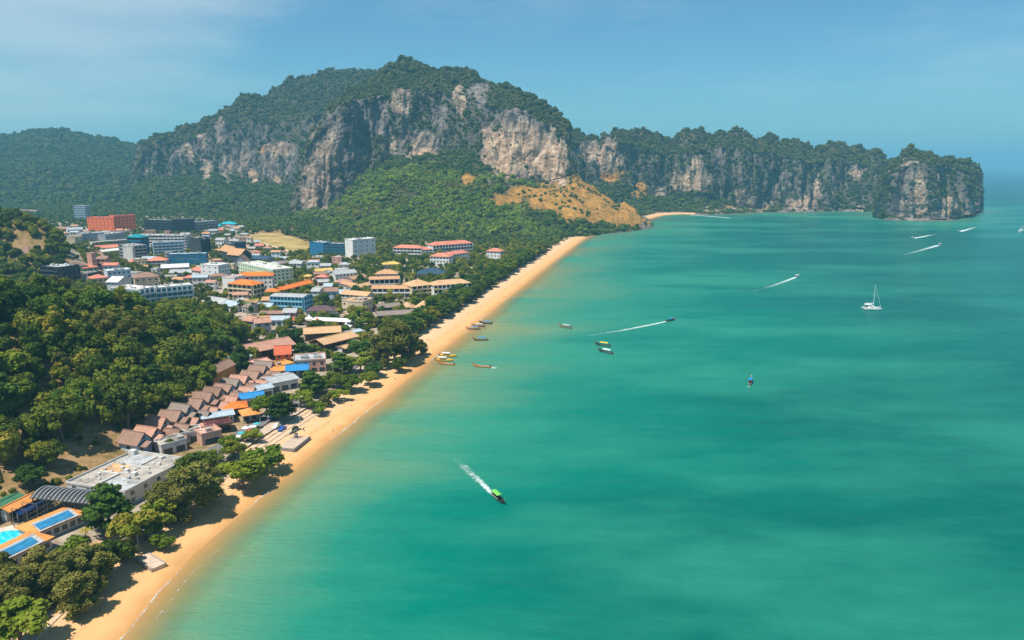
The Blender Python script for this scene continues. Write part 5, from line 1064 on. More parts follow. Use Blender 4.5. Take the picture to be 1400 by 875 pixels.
def car(p, rz, c, lab, grp=None, truck=False):
    e_ = tag(empty('parked_car' if not truck else 'pickup_truck', p, rz), lab, 'car' if not truck else 'truck', grp)
    if (c, truck) not in _cm: _cm[(c, truck)] = mesh('car_body', *CARV[truck], paint('car_' + c, CARC[c], .3, .08, 1, spec=.5))
    link('body', _cm[(c, truck)], e_)
    for s in (-1, 1): ubx('side_window', GLASS, e_, (0.0 if not truck else .1, s * .85, 1.27 if not truck else 1.42), (1.5 if not truck else .95, .05, .3))
    o = ubx('windscreen', GLASS, e_, (.88 if not truck else 1.05, 0, 1.27 if not truck else 1.44), (.06, 1.4, .62)); o.rotation_euler = (0, R(-50), 0)
    for x in (-1.4, 1.4):
        for y in (-.8, .8): o = link('wheel', WHEEL, e_); o.location = (x, y, .33)
    for y in (-.6, .6): ubx('headlight', CHROME, e_, (2.2 if not truck else 2.45, y, .68 if not truck else .8), (.06, .34, .16))
    return e_
pv = GL(379, 585); dv = GL(392, 576) - pv; ra = math.atan2(dv.y, dv.x)
car(GL(378, 585), ra, 'white', 'white pickup truck on the beach road beside the blue truck', truck=True); car(GL(386, 588), ra, 'blue', 'blue and white pickup truck on the beach road', truck=True)
for i in range(11):
    p = GL(366 + i * 5.6, 577 - i * 3.9 - 6); cc = random.choice(['silver', 'black', 'red', 'white', 'black']); car(p, ra + R(80), cc, cc + ' car parked in the shaded row along the beach road', cc + ' cars parked along the beach road')
for i in range(34):
    t = random.uniform(.03, .97) * (len(main) - 1); k0 = int(t); q = main[k0]; dd = main[min(k0 + 1, len(main) - 1)] - main[k0 - 1 if k0 else 0]; an = math.atan2(dd[1], dd[0]); sd = random.choice([-4.6, -1.8, 1.8, 4.6])
    x, y = q[0] - math.sin(an) * sd, q[1] + math.cos(an) * sd
    car((x, y, gz(x, y) + .2), an + (math.pi if sd > 0 else 0), (cc := random.choice(['white', 'silver', 'black', 'red', 'blue', 'white'])), 'small %s car on the main street between the street trees' % cc, cc + ' cars on the main street')

# ------------------------------------------------------------------ boats
def hull_mesh(L, bw, name, mat, prow=2.0, stern=.9, free=.75, keel=-.35, n=14, transom=.55, fine=1.0):
    """open hull with thickness-like inner floor; x forward, waterline z=0"""
    V = []; F = []
    for i in range(n + 1):
        t = i / n; x = -L / 2 + L * t
        w = bw / 2 * (transom + (1 - transom) * min(1, t / .35)) * (1 - max(0, (t - .55) / .45) ** (2.0 * fine)) + .02
        sh = free + (prow - free) * max(0, (t - .5) / .5) ** 2.2 + (stern - free) * max(0, (.25 - t) / .25) ** 2
        kz = keel + (prow * .8 - keel) * max(0, (t - .78) / .22) ** 2
        V += [(x, -w, sh), (x, -w * .88, (sh + kz) * .42), (x, 0, kz), (x, w * .88, (sh + kz) * .42), (x, w, sh), (x, w * .84, sh), (x, w * .7, max(.28, kz + .1)), (x, -w * .7, max(.28, kz + .1)), (x, -w * .84, sh)]
    m = 9
    for i in range(n):
        for k in range(m): F.append((i * m + k, i * m + (k + 1) % m, (i + 1) * m + (k + 1) % m, (i + 1) * m + k))
    F += [(0, 8, 7, 6, 5, 4, 3, 2, 1)]; e = n * m; F += [tuple(e + k for k in range(9))]
    me = mesh(name, V, F, mat, False); return me
def longtail(p, rz, lab, canopy, hullc, L=10.5, grp=None, flag=None):
    e_ = tag(empty('longtail_boat', p, rz), lab, 'boat', grp)
    link('hull', hull_mesh(L, 1.75, 'hull', paint('hull_' + hullc, {'wood': (.22, .10, .05), 'dark': (.05, .05, .05), 'orange': (.60, .24, .07), 'green': (.05, .25, .08), 'yellow': (.85, .50, .06), 'white': (.72, .72, .7), 'pale': (.55, .48, .38), 'brown': (.30, .17, .10)}[hullc], .6, .3, .8)), e_)
    part('gunwale', join(bx(-L * .45, -.86, .74, L * .12, -.78, .84), bx(-L * .45, .78, .74, L * .12, .86, .84)), wallm('offwhite'), e_)
    part('prow', tube([(L * .44, 0, 1.4), (L * .5, 0, 2.0), (L * .535, 0, 2.7)], [.14, .13, .05], 6), wallm('wood'), e_)
    part('prow_ribbon', tube([(L * .49, 0, 1.85), (L * .515, 0, 2.3)], [.24, .2], 7), paint('ribbon_' + (flag or 'red'), {'red': (.6, .05, .04), 'green': (.1, .5, .08), 'yellow': (.8, .55, .05)}[flag or 'red'], .6, .2), e_)
    if canopy:
        V = []; n = 6; x0, x1 = -L * .33, L * .16
        for x in (x0, x1):
            for i in range(n + 1): V.append((x, -.95 + 1.9 * i / n, 2.15 + .32 * math.sin(math.pi * i / n)))
            for i in range(n + 1): V.append((x, -.95 + 1.9 * i / n, 2.09 + .32 * math.sin(math.pi * i / n)))
        m = n + 1; F = [(i, i + 1, 2 * m + i + 1, 2 * m + i) for i in range(n)] + [(m + i, 3 * m + i, 3 * m + i + 1, m + i + 1) for i in range(n)] + [(0, 2 * m, 3 * m, m), (n, m + n, 3 * m + n, 2 * m + n)]
        part('canopy', (V, F), canopy, e_)
        for x in (x0 + .15, (x0 + x1) / 2, x1 - .15):
            for y in (-.78, .78): ubx('canopy_post', wallm('wood'), e_, (x, y, 1.45), (.08, .08, 1.4))
    for x in (-.22, -.08, .06): ubx('bench', wallm('wood'), e_, (L * x, 0, .6), (.35, 1.4, .08))
    en = part('engine', join(bx(-L * .47, -.28, .95, -L * .40, .28, 1.55)), wallm('dark'), e_)
    part('propeller_shaft', tube([(-L * .47, 0, 1.15), (-L * .6, 0, .4), (-L * .72, 0, -.25)], [.05, .04, .04], 5), wallm('grey'), en)
    return e_
BLUECAN = paint('canopy_blue', (.02, .22, .48), .6, .2, .6); GREYCAN = paint('canopy_grey', (.45, .47, .48), .7, .2, .6); GREENCAN = paint('canopy_green', (.16, .52, .08), .6, .3, .8); YELCAN = paint('canopy_yellow', (.85, .52, .03), .6, .2, .6); WHCAN = paint('canopy_white', (.78, .77, .74), .6, .15, .6)
def head(u0, v0, u1, v1): a, b = G(u0, v0), G(u1, v1); return math.atan2(b.y - a.y, b.x - a.x)
longtail(G(681, 683), head(668, 672, 686, 688), 'longtail boat with lime green canopy speeding ahead of a white wake', GREENCAN, 'dark', 9.5, flag='green')
longtail(G(917, 438.5), head(880, 445, 917, 438), 'longtail boat with blue canopy pulling a long straight wake', BLUECAN, 'wood', 10)
longtail(G(1026, 523), head(1022, 535, 1028, 515), 'longtail boat with blue canopy heading away from the beach alone', BLUECAN, 'wood', 11, flag='yellow')
longtail(G(773, 448), head(784, 450, 762, 446), 'moored longtail boat with pale grey cover off the long wake', GREYCAN, 'brown', 11.5)
longtail(G(824, 472.5), head(835, 474, 814, 471), 'moored longtail boat with yellow canopy beside a white covered one', YELCAN, 'dark', 11)
longtail(G(828, 482), head(838, 484, 818, 480), 'moored longtail boat with white cover beside the yellow one', WHCAN, 'dark', 11)
longtail(G(647, 450.5), head(655, 451, 638, 451), 'longtail boat with short blue canopy, nose on the sand', BLUECAN, 'brown', 10)
longtail(G(654, 446.5), head(662, 447, 645, 446), 'longtail boat with grey cover between two blue canopied boats', GREYCAN, 'brown', 10)
longtail(G(664, 442.5), head(672, 443.5, 655, 442.5), 'longtail boat with blue canopy, outermost of three at the sand', BLUECAN, 'dark', 10)
longtail(G(657, 465.5), head(666, 466, 648, 466), 'single longtail boat with bright blue canopy off the beach', BLUECAN, 'wood', 10)
longtail(G(659, 502), head(671, 503, 648, 501.5), 'open orange brown longtail boat with its motor churning foam', None, 'orange', 11)
longtail(G(610, 498.5), head(620, 499, 599, 497), 'open orange longtail boat beside the yellow tour boats', None, 'orange', 11)
def motorboat(p, rz, lab, L, hullc, canopy, name='speedboat', grp=None, bw=2.6):
    e_ = tag(empty(name, p, rz), lab, 'boat', grp); hm = paint('hull_' + hullc, {'white': (.80, .80, .78), 'yellow': (.85, .50, .06)}[hullc], .4, .12, .8)
    link('hull', hull_mesh(L, bw, 'hull', hm, prow=1.5, stern=1.0, free=1.0, transom=.85, fine=1.2), e_)
    part('foredeck', ([(L * .1, -bw * .44, 1.02), (L * .48, 0, 1.48), (L * .1, bw * .44, 1.02), (L * .1, 0, 1.3)], [(0, 1, 3), (3, 1, 2), (0, 3, 2)]), wallm('white') if hullc == 'white' else hm, e_)
    part('windscreen', ([(L * .1, -bw * .36, 1.05), (L * .1, bw * .36, 1.05), (L * .05, bw * .33, 1.8), (L * .05, -bw * .33, 1.8)], [(0, 1, 2, 3)]), GLASS, e_)
    part('canopy', bx(-L * .36, -bw * .42, 2.2, L * .1, bw * .42, 2.3), canopy, e_)
    for x in (-.34, -.1, .08):
        for y in (-.4, .4): ubx('canopy_post', wallm('offwhite'), e_, (L * x, bw * y, 1.6), (.07, .07, 1.25))
    for y in (-.5, .5): ubx('outboard', wallm('dark'), e_, (-L * .5 - .2, y, .9), (.5, .36, .9))
    for x in (-.25, -.12, .0): ubx('seat', wallm('grey'), e_, (L * x, 0, .75), (.5, bw * .6, .35))
    return e_
motorboat(G(613, 487.5), head(602, 487, 625, 488.5), 'yellow tour boat with white roof, farthest along the beach', 11, 'yellow', WHCAN, 'tour_boat')
motorboat(G(608, 493.5), head(597, 493, 620, 494.5), 'yellow tour boat with white roof between tour boat and orange longtail', 11, 'yellow', WHCAN, 'tour_boat')
motorboat(G(1090, 378.3), head(1060, 388, 1090, 378), 'white speedboat leaving a wake inside the bay off the headland', 9, 'white', WHCAN)
motorboat(G(1285, 334.5), head(1240, 346, 1285, 334.5), 'white speedboat heading out with a long fading wake', 11, 'white', WHCAN)
motorboat(G(1247, 326), head(1280, 320.5, 1247, 326), 'white speedboat heading in, front one of two in line', 11, 'white', WHCAN)
motorboat(G(1311, 317), head(1338, 310, 1311, 317), 'white speedboat heading in close past the headland rocks', 11, 'white', WHCAN)
motorboat(G(1398, 311.5), head(1385, 325, 1398, 311), 'white speedboat at sea far out beyond the headland', 16, 'white', WHCAN)
def catamaran(p, rz):
    e_ = tag(empty('catamaran', p, rz), 'white sailing catamaran at anchor with tall bare mast', 'catamaran'); L = 13.5; wm = paint('gelcoat_white', (.82, .82, .80), .35, .08, .6, spec=.5)
    hm = hull_mesh(L, 1.9, 'hull', wm, prow=1.9, stern=.9, free=1.5, transom=.8, fine=1.1)
    for y in (-2.9, 2.9): o = link('hull', hm, e_); o.location = (0, y, .1)
    part('bridge_deck', bx(-5.2, -2.6, .8, 2.6, 2.6, 1.6), wm, e_)
    V = [(-3.4, -2.4, 1.6), (2.4, -2.2, 1.6), (2.4, 2.2, 1.6), (-3.4, 2.4, 1.6), (-3.2, -2.1, 2.9), (.8, -1.8, 2.9), (.8, 1.8, 2.9), (-3.2, 2.1, 2.9)]
    cab = part('cabin', (V, [(4, 5, 6, 7), (0, 1, 5, 4), (1, 2, 6, 5), (2, 3, 7, 6), (3, 0, 4, 7)]), wm, e_)
    for y in (-1, 1): ubx('cabin_window', GLASS, e_, (-.8, y * 2.22, 2.3), (3.2, .12, .5))
    part('bimini', bx(-5.6, -2.2, 3.9, -.6, 2.2, 4.05), WHCAN, e_)
    for x in (-5.4, -1.0):
        for y in (-2, 2): ubx('bimini_post', wm, e_, (x, y, 2.9), (.1, .1, 2.2))
    ubx('cockpit', wallm('pink'), e_, (-4.4, 0, 1.7), (1.6, 3.6, .5)); ubx('transom_step', GLASS, e_, (-6.5, -2.9, .75), (.5, 1.3, .5))
    part('mast', tube([(.9, 0, 2.8), (.9, 0, 10), (.85, 0, 19.5)], [.17, .15, .10], 7), wm, e_); part('boom', tube([(.8, 0, 4.9), (-4.8, 0, 4.7)], [.22, .16], 6), wm, e_)
    part('forestay', tube([(6.3, 0, 1.8), (.95, 0, 18)], [.10, .05], 5), wm, e_)
    for y in (-2.9, 2.9): part('shroud', tube([(0, y, 1.6), (.85, 0, 17)], [.035, .03], 4), wm, e_)
    part('crossbeam', tube([(5.6, -2.9, 1.5), (5.6, 2.9, 1.5)], [.12, .12], 6), wm, e_); part('spreader', tube([(.87, -1.3, 10.5), (.87, 1.3, 10.5)], [.05, .05], 5), wm, e_)
catamaran(G(1192, 423), head(1180, 422.5, 1206, 423.5))
a, b = G(944, 293.8), G(998, 298.2); v = b - a; e_ = tag(empty('floating_pier', a, math.atan2(v.y, v.x)), 'narrow white floating pier reaching out from the far beach', 'pier'); n = 14
for i in range(n): ubx('pontoon', wallm('white'), e_, (v.length * (i + .5) / n, 0, .25), (v.length / n - .3, 3.4, .6))

# wakes and surf
def foam_material(name, dens=.5, sc=.35):
    k = NT(name); f = k.attr('foam'); n = k.noise(sc, 5, .75, k.coord('Position')); n2 = k.noise(sc * .25, 2, .5, k.coord('Position'))
    a = k.fl(k.math('ADD', k.math('MULTIPLY_ADD', n2, .35, n), k.math('MULTIPLY', k.math('SUBTRACT', f, .5), dens)), .70, 1.05, 0, .9)
    k.set((.62, .72, .70), .7, .2); tr = k.n('BsdfTransparent'); mx = k.n('MixShader'); k.l(k.math('MULTIPLY', a, k.fl(f, 0, .25)), mx.inputs[0]); k.l(tr.outputs[0], mx.inputs[1]); k.l(k.b.outputs[0], mx.inputs[2]); k.l(mx.outputs[0], k.out.inputs[0]); return k.m
FOAM = foam_material('wake_foam', .75, .8); SURF = foam_material('surf_foam', .7, .5)
def wake(pix, w0, w1, lab, fade=1.0, power=.8):
    """pix runs from the boat back along its track"""
    W_ = np.array([tuple(G(*p))[:2] for p in pix]); seg = np.hypot(*np.diff(W_, axis=0).T); c = np.r_[0, np.cumsum(seg)]; n = max(20, int(c[-1] / 1.2)); t = np.linspace(0, c[-1], n)
    P = np.stack([np.interp(t, c, W_[:, 0]), np.interp(t, c, W_[:, 1])], -1); P = np.stack([np.convolve(np.pad(P[:, a], 5, 'edge'), np.ones(11) / 11, 'valid') for a in (0, 1)], -1)
    tg = np.gradient(P, axis=0); L = np.hypot(tg[:, 0], tg[:, 1])[:, None]; nr = np.c_[-tg[:, 1], tg[:, 0]] / L; s = np.linspace(0, 1, n); wd = w0 + (w1 - w0) * s
    cr = np.linspace(-1, 1, 7); Q = P[:, None, :] + nr[:, None, :] * (wd[:, None, None] / 2 * cr[None, :, None]); fo = (1 - .85 * s[:, None] ** power) * np.clip((1 - s[:, None]) * 7, 0, 1) * fade * (1 - .75 * np.abs(cr[None, :]) ** 2)
    me = grid_mesh('boat_wake', np.c_[Q.reshape(-1, 2), np.full(n * 7, .06)], n, 7, FOAM, {'foam': fo.ravel()}, False)
    tag(link('boat_wake', me), lab, 'wake', kind='stuff')
wake([(678, 680), (668, 670), (655, 657), (640, 643), (625, 630), (608, 620), (590, 615)], 2.0, 8.5, 'curved white wake behind the lime green longtail', 1.05, 1.2)
wake([(690, 687), (684, 684), (676, 686), (668, 680)], 1.0, 2.5, 'bow foam along the lime green longtail', .7)
wake([(913, 439), (895, 443), (870, 448), (840, 453.5), (810, 458), (785, 461), (755, 464)], 2.4, 8, 'long straight wake behind the blue longtail', 1.15, 1.4)
wake([(1088, 379), (1075, 384), (1060, 389.5), (1045, 394), (1025, 399), (985, 407)], 5.0, 8, 'wake behind the speedboat inside the bay', 1.1, 1.0)
wake([(1283, 335.3), (1265, 340.5), (1245, 346), (1225, 351), (1195, 358)], 9.0, 10, 'wake behind the outbound speedboat', 1.1, 1.0)
wake([(1248, 325.8), (1260, 324), (1272, 321.5), (1285, 319.7), (1300, 318.6)], 9.0, 6, 'wake behind the leading inbound speedboat', 1.3, 1.4)
wake([(1312, 316.8), (1322, 314), (1335, 310.3), (1345, 308)], 10.0, 7, 'wake behind the inbound speedboat by the rocks', 1.3, 1.4)
wake([(1397, 313), (1392, 319), (1384, 326)], 12.0, 8, 'wake behind the far speedboat at sea', 1.0)
wake([(671, 503), (676, 503), (683, 503.5)], 2.5, 3.5, 'churned foam behind the orange brown longtail', 1.2, 2)
wake([(1024, 527), (1022, 532), (1018, 540)], 1.6, 3, 'short wake behind the lone outgoing longtail', .8)
def surf(off, y0, y1, w, lab, amp, seed, fade=1.0, i1=18):
    P = shore_off(off, 1, i1, 1.6); P = P[(P[:, 1] > y0) & (P[:, 1] < y1)]; n = len(P); tg = np.gradient(P, axis=0); L = np.hypot(tg[:, 0], tg[:, 1])[:, None]; nr = np.c_[-tg[:, 1], tg[:, 0]] / L
    Q0 = np.c_[P / 14., np.zeros(n)]; j = fbm(Q0, 3, seed); P = P + nr * (j * amp)[:, None]; br = smooth(-.5, .35, fbm(Q0 * .6, 2, seed + 4))
    cr = np.linspace(-1, 1, 5); Q = P[:, None, :] + nr[:, None, :] * (w * (.6 + .6 * br)[:, None, None] * cr[None, :, None]); fo = br[:, None] * fade * (1 - .8 * np.abs(cr[None, :]) ** 2)
    me = grid_mesh('surf_line', np.c_[Q.reshape(-1, 2), np.maximum(land_z(Q.reshape(-1, 2)), 0) + .07], n, 5, SURF, {'foam': fo.ravel()}, False); tag(link('surf_line', me), lab, 'surf', kind='stuff')
surf(-.3, 110, 1150, .45, 'thin white foam line where the water meets the sand', 1.6, 3, .8)
surf(-5.0, 120, 420, .45, 'broken second foam line off the sand', 2.0, 9, .6)

# ------------------------------------------------------------------ trees that stand alone or in countable rows
def clear(P, margin=1.5):
    """True where no building or road stands"""
    ok = np.ones(len(P), bool)
    for (x, y, rz, w, d) in FOOT:
        c, s = math.cos(rz), math.sin(rz); dx, dy = P[:, 0] - x, P[:, 1] - y; lx, ly = dx * c + dy * s, -dx * s + dy * c
        ok &= ~((lx > -margin) & (lx < w + margin) & (ly > -margin) & (ly < d + margin))
    for pts, hw in ROADS:
        for q in pts[::2]: ok &= np.hypot(P[:, 0] - q[0], P[:, 1] - q[1]) > hw
    return ok
NEAR = [(28, 892, 12, 'bright', 'big leafy green tree at the near end of the beach steps'), (-20, 868, 11, 'casuarina', None), (40, 830, 11, 'casuarina', None), (88, 822, 12, 'casuarina', None), (128, 806, 12, 'casuarina', None), (5, 812, 10, 'casuarina', None), (62, 800, 10, 'casuarina', None),
        (108, 840, 11, 'casuarina', None), (20, 845, 12, 'casuarina', None), (110, 795, 9, 'casuarina', None), (148, 790, 10, 'broad', 'rounded green tree at the shore end of the casuarina clump'), (150, 727, 15, 'layered', 'tall dark layered almond tree in front of the concrete hall'), (184, 745, 10.5, 'broad', 'round olive green tree beside the tall layered almond tree'), (212, 728, 10, 'bright', 'bright green tree on the sand behind the small bush tree'), (221, 750, 5, 'bright', 'small bright round tree standing alone on the beach steps'),
        (120, 752, 7, 'palm', 'short palm by the pool building'), (100, 758, 6, 'flat', 'flat topped shrub tree beside the pool building'),
        (262, 708, 17, 'casuarina', 'largest feathery casuarina beside the concrete hall'), (236, 712, 14, 'casuarina', 'feathery casuarina leaning on the largest one'), (284, 690, 13, 'casuarina', 'feathery casuarina on the beach side of the largest one'),
        (270, 655, 10, 'broad', 'yellow flecked tree behind the large casuarinas'), (333, 668, 12.5, 'bright', 'broad bright green tree casting shade on the open sand'), (362, 642, 11, 'flat', 'open spreading tree beside the promenade'),
        (43, 668, 8.5, 'dark', 'dense dark round tree on the dry slope above the vault'), (384, 576, 13, 'layered', 'tall layered tree above the parked cars'), (366, 570, 10, 'bright', 'light green tree beside the layered tree over the cars'), (427, 543, 13, 'layered', 'dark layered tree below the grey vent roof'), (412, 556, 9, 'flat', 'flat topped tree on the road bend'), (432, 566, 7, 'flat', 'low spreading tree at the edge of the sand'), (447, 556, 6, 'casuarina', 'low olive casuarina at the edge of the sand'),
        (466, 515, 13, 'layered', 'dark layered almond tree behind the street lamp'), (492, 512, 12, 'bright', 'light green tree next to the almond tree by the lamp'), (480, 535, 9, 'bright', 'low light green tree in front of the almond trees'), (505, 528, 8, 'broad', 'low tree at the sand edge by the tall casuarinas'),
        (540, 497, 23, 'casuarina', 'tallest grey green casuarina of the beach'), (520, 502, 17, 'casuarina', 'casuarina beside the tallest one'), (560, 490, 15, 'casuarina', 'casuarina on the sea side of the tallest one'), (500, 492, 14, 'dark', 'dark tree behind the tall casuarinas'), (575, 485, 9, 'casuarina', 'low olive casuarina on the open sand'), (545, 508, 8, 'broad', 'low green tree under the tall casuarinas'),
        (398, 474, 12, 'dark', 'dark round tree left of the tan restaurant'), (412, 492, 10, 'layered', 'wide dark tree in front of the long pinkish hall'), (425, 488, 9, 'dark', 'dark tree between the long hall and restaurant'), (493, 447, 12, 'bright', 'yellow green round tree beside the pillared hall'), (556, 434, 8, 'dark', 'dark round tree between the thatched huts'), (322, 628, 8, 'broad', 'round tree beside the road in front of the pink roofed shop'), (345, 604, 6, 'flat', 'small flat topped tree between stall and road'), (315, 615, 6, 'bright', 'small light green tree in front of the maroon awning'), (440, 540, 8, 'bright', 'light green tree on the inner side of the road bend'), (455, 532, 9, 'broad', 'rounded tree beside the road below the vent roof'), (462, 548, 7, 'flat', 'spreading tree at the sand edge before the almond trees'), (512, 516, 9, 'dark', 'dark tree at the foot of the tall casuarinas'), (172, 770, 7, 'casuarina', 'small casuarina beside the concrete ramp'), (200, 738, 8, 'broad', 'mid green tree behind the lone small round tree'), (232, 618, 5, 'broad', 'small tree between the lower bungalows'), (290, 637, 6, 'bright', 'low bright tree behind the pink roofed shop')]
for (u, v, h_, kd, lab) in NEAR:
    p = GL(u, v); tree(kd, p, h_, lab or 'feathery olive casuarina in the clump in front of the pool buildings', None if lab else 'casuarinas in front of the pool buildings', wide={'palm': 1, 'casuarina': 1.35, 'layered': 1.3}.get(kd, 1.45))
    ROADS.append((np.array([[p.x, p.y]]), 2.5))
row = shore_off(28, 10, 18, 9.5); k = 0
for i, q in enumerate(row):
    if q[1] < 455 or q[1] > 1130: continue
    for off in ((0,) if q[1] > 900 else (0, 9)):
        x = q[0] - off + random.uniform(-2, 2); y = q[1] + random.uniform(-3, 3); kd = random.choice(['dark', 'layered', 'broad', 'bright', 'dark', 'layered'])
        if not clear(np.array([[x, y]]), .5)[0]: continue
        tree(kd, (x, y, gz(x, y)), random.uniform(9.5, 13), {'dark': 'dark round tree', 'layered': 'layered almond tree', 'broad': 'rounded mid green tree', 'bright': 'light green tree'}[kd] + ' in the shady row along the far beach', kd + ' trees along the far beach', wide=1.3)
for i in range(2, len(main) - 2):
    if i % 2: continue
    q = main[i]; dd = main[i + 1] - main[i - 1]; an = math.atan2(dd[1], dd[0])
    for sd in (-6.2, 6.2):
        x, y = q[0] - math.sin(an) * sd, q[1] + math.cos(an) * sd; tree('tall', (x, y, gz(x, y)), random.uniform(6.5, 9), 'small street tree lining the main street', 'street trees')
PALMS = [(586, 415), (597, 412), (608, 414), (616, 418), (604, 405), (625, 410), (576, 414), (634, 372), (648, 370), (628, 366), (655, 362), (640, 380), (530, 372), (545, 362), (560, 357), (500, 360), (515, 356), (575, 370), (480, 372), (345, 428), (352, 431), (340, 433), (560, 398), (535, 415), (500, 440), (462, 440)]
for (u, v) in PALMS:
    p = GL(u + random.uniform(-2, 2), v + random.uniform(-1, 1)); tree('palm', p, random.uniform(9, 13), 'slender palm in the resort gardens', 'resort palms')

# hill forest: the largest trees one by one, the rest as a mass
def jitter_grid(x0, x1, y0, y1, st):
    X, Y = np.meshgrid(np.arange(x0, x1, st), np.arange(y0, y1, st), indexing='ij'); P = np.c_[X.ravel(), Y.ravel()]; return P + rng.uniform(-.48, .48, P.shape) * st
def hill_forest():
    P = jitter_grid(-560, -60, 190, 560, 6.2); h1 = ridge_h(P, H1, 76, 62); s = shore(P); z = lookup(_gZ, P)
    u, v, d = PIX(np.c_[P, z + 6]); foot = (v > 585 + (u - 100) * -.35) & (u < 215)
    bare = foot & (fbm(np.c_[P / 18., np.zeros(len(P))], 3, 8) > -.25)
    ok = (h1 > 1.6) & (s > 60) & clear(P, 2.5) & (u > -260) & ~bare & ((~in_poly(P, TOWN)) | (h1 > 4))
    P, z, u, v, d, h1 = P[ok], z[ok], u[ok], v[ok], d[ok], h1[ok]
    crest = np.zeros(len(P)); vis = (u > -30) & (v < 720)
    o = np.argsort(d + np.where(vis, 0, 1e4)); n_ind = 132
    pick = o[:420]; pick = pick[rng.permutation(len(pick))][:n_ind]; ind = set(pick.tolist())
    for i in ind:
        kd = random.choices(['broad', 'tall', 'dark', 'bright', 'casuarina', 'layered'], [6, 4, 3, 2.5, 2.2, 1])[0]
        tree(kd, (P[i, 0], P[i, 1], z[i] - .3), random.choice([random.uniform(8, 11), random.uniform(11, 15), random.uniform(14, 19)]), {'broad': 'rounded green tree in the forest on the hill behind the bungalows', 'tall': 'tall narrow green tree in the forest on the hill behind the bungalows', 'dark': 'dark green tree in the forest on the hill behind the bungalows', 'bright': 'light green tree in the forest on the hill behind the bungalows', 'casuarina': 'olive feathery tree in the forest on the hill behind the bungalows', 'layered': 'dark layered tree in the forest on the hill behind the bungalows'}[kd], kd + ' trees of the hill forest', wide=random.uniform(.95, 1.3))
    rest = np.array([i for i in range(len(P)) if i not in ind]); sz = rng.uniform(2.0, 5.6, len(rest)); pts = np.c_[P[rest], z[rest] + rng.uniform(.5, 4.5, len(rest)) - .3 * sz]
    scatter('hill_forest', None, None, pts, sz, MID, 6, rng.uniform(1.0, 1.5, len(rest)))
    # undergrowth and dry scrub on the slope foot
    Q = jitter_grid(-420, -90, 180, 460, 2.9); h = ridge_h(Q, H1, 76, 62); s = shore(Q); ok = (h > .8) & (s > 52) & clear(Q, .6) & (rng.uniform(0, 1, len(Q)) < .42 + .7 * fbm(np.c_[Q / 15., np.zeros(len(Q))], 3, 12))
    Q = Q[ok]; zq = lookup(_gZ, Q); sz = rng.uniform(.5, 1.7, len(Q)); scatter('undergrowth', None, None, np.c_[Q, zq - .3 * sz], sz, MID, 6)
hill_forest()
def lowland():
    P = jitter_grid(-1450, 330, 400, 1980, 7.4); s = lookup(_gS, P); z = lookup(_gZ, P); town = in_poly(P, TOWN); u, v, d = PIX(np.c_[P, z + 5])
    h1 = ridge_h(P, H1, 76, 62); nz = fbm(np.c_[P / 45., np.zeros(len(P))], 3, 19)
    gap = (~town) & (nz > .38) & (P[:, 1] > 1100)
    east = town & (u > 395) & (v < 445)
    ok = (s > 26) & (h1 < 1.6) & clear(P, 2.0) & (u > -140) & (u < 960) & ~in_poly(P, FIELD) & ~gap & np.where(town, rng.uniform(0, 1, len(P)) < np.where(east, .66, .40), True)
    P, z, u, v, d, town, nz = P[ok], z[ok], u[ok], v[ok], d[ok], town[ok], nz[ok]; n = len(P)
    near = (d < 820) & (u > 100) & town; o = np.where(near)[0]; o = o[rng.permutation(len(o))][:56]; m = np.zeros(n, bool); m[o] = True
    for i in o:
        kd = random.choice(['broad', 'dark', 'bright', 'broad', 'layered']); tree(kd, (P[i, 0], P[i, 1], z[i]), random.uniform(6.5, 10.5), {'broad': 'rounded garden tree between the town roofs', 'dark': 'dark garden tree between the town roofs', 'bright': 'light green garden tree between the town roofs', 'layered': 'layered garden tree between the town roofs'}[kd], kd + ' trees in town gardens', wide=1.2)
    r = ~m; tn = town[r]; pts = np.c_[P[r], z[r]]; sz = rng.uniform(3.0, 5.6, r.sum()) * np.where(tn, .78, 1); pts[:, 2] += np.where(tn, 1.0, 2.0) - .2 * sz
    dd = d[r]; c1 = (dd < 1000)
    scatter('lowland_trees', None, None, pts[c1], sz[c1], MID, 6); scatter('lowland_forest', None, None, pts[~c1], sz[~c1], FAR, 6)
lowland()

def beach_scrub():
    P = jitter_grid(-150, 130, 110, 1120, 2.6); s = lookup(_gS, P); nz = fbm(np.c_[P / 11., np.zeros(len(P))], 3, 71)
    ok = (s > 21) & (s < 33) & (rng.uniform(0, 1, len(P)) < smooth(-.1, .5, nz) * .55) & clear(P, .4) & ~((P[:, 1] > 255) & (P[:, 1] < 345) & (s < 31))
    P = P[ok]; sz = rng.uniform(.5, 1.6, len(P)); scatter('beach_scrub', None, None, np.c_[P, lookup(_gZ, P) - .25 * sz], sz, MID, 6)
beach_scrub()
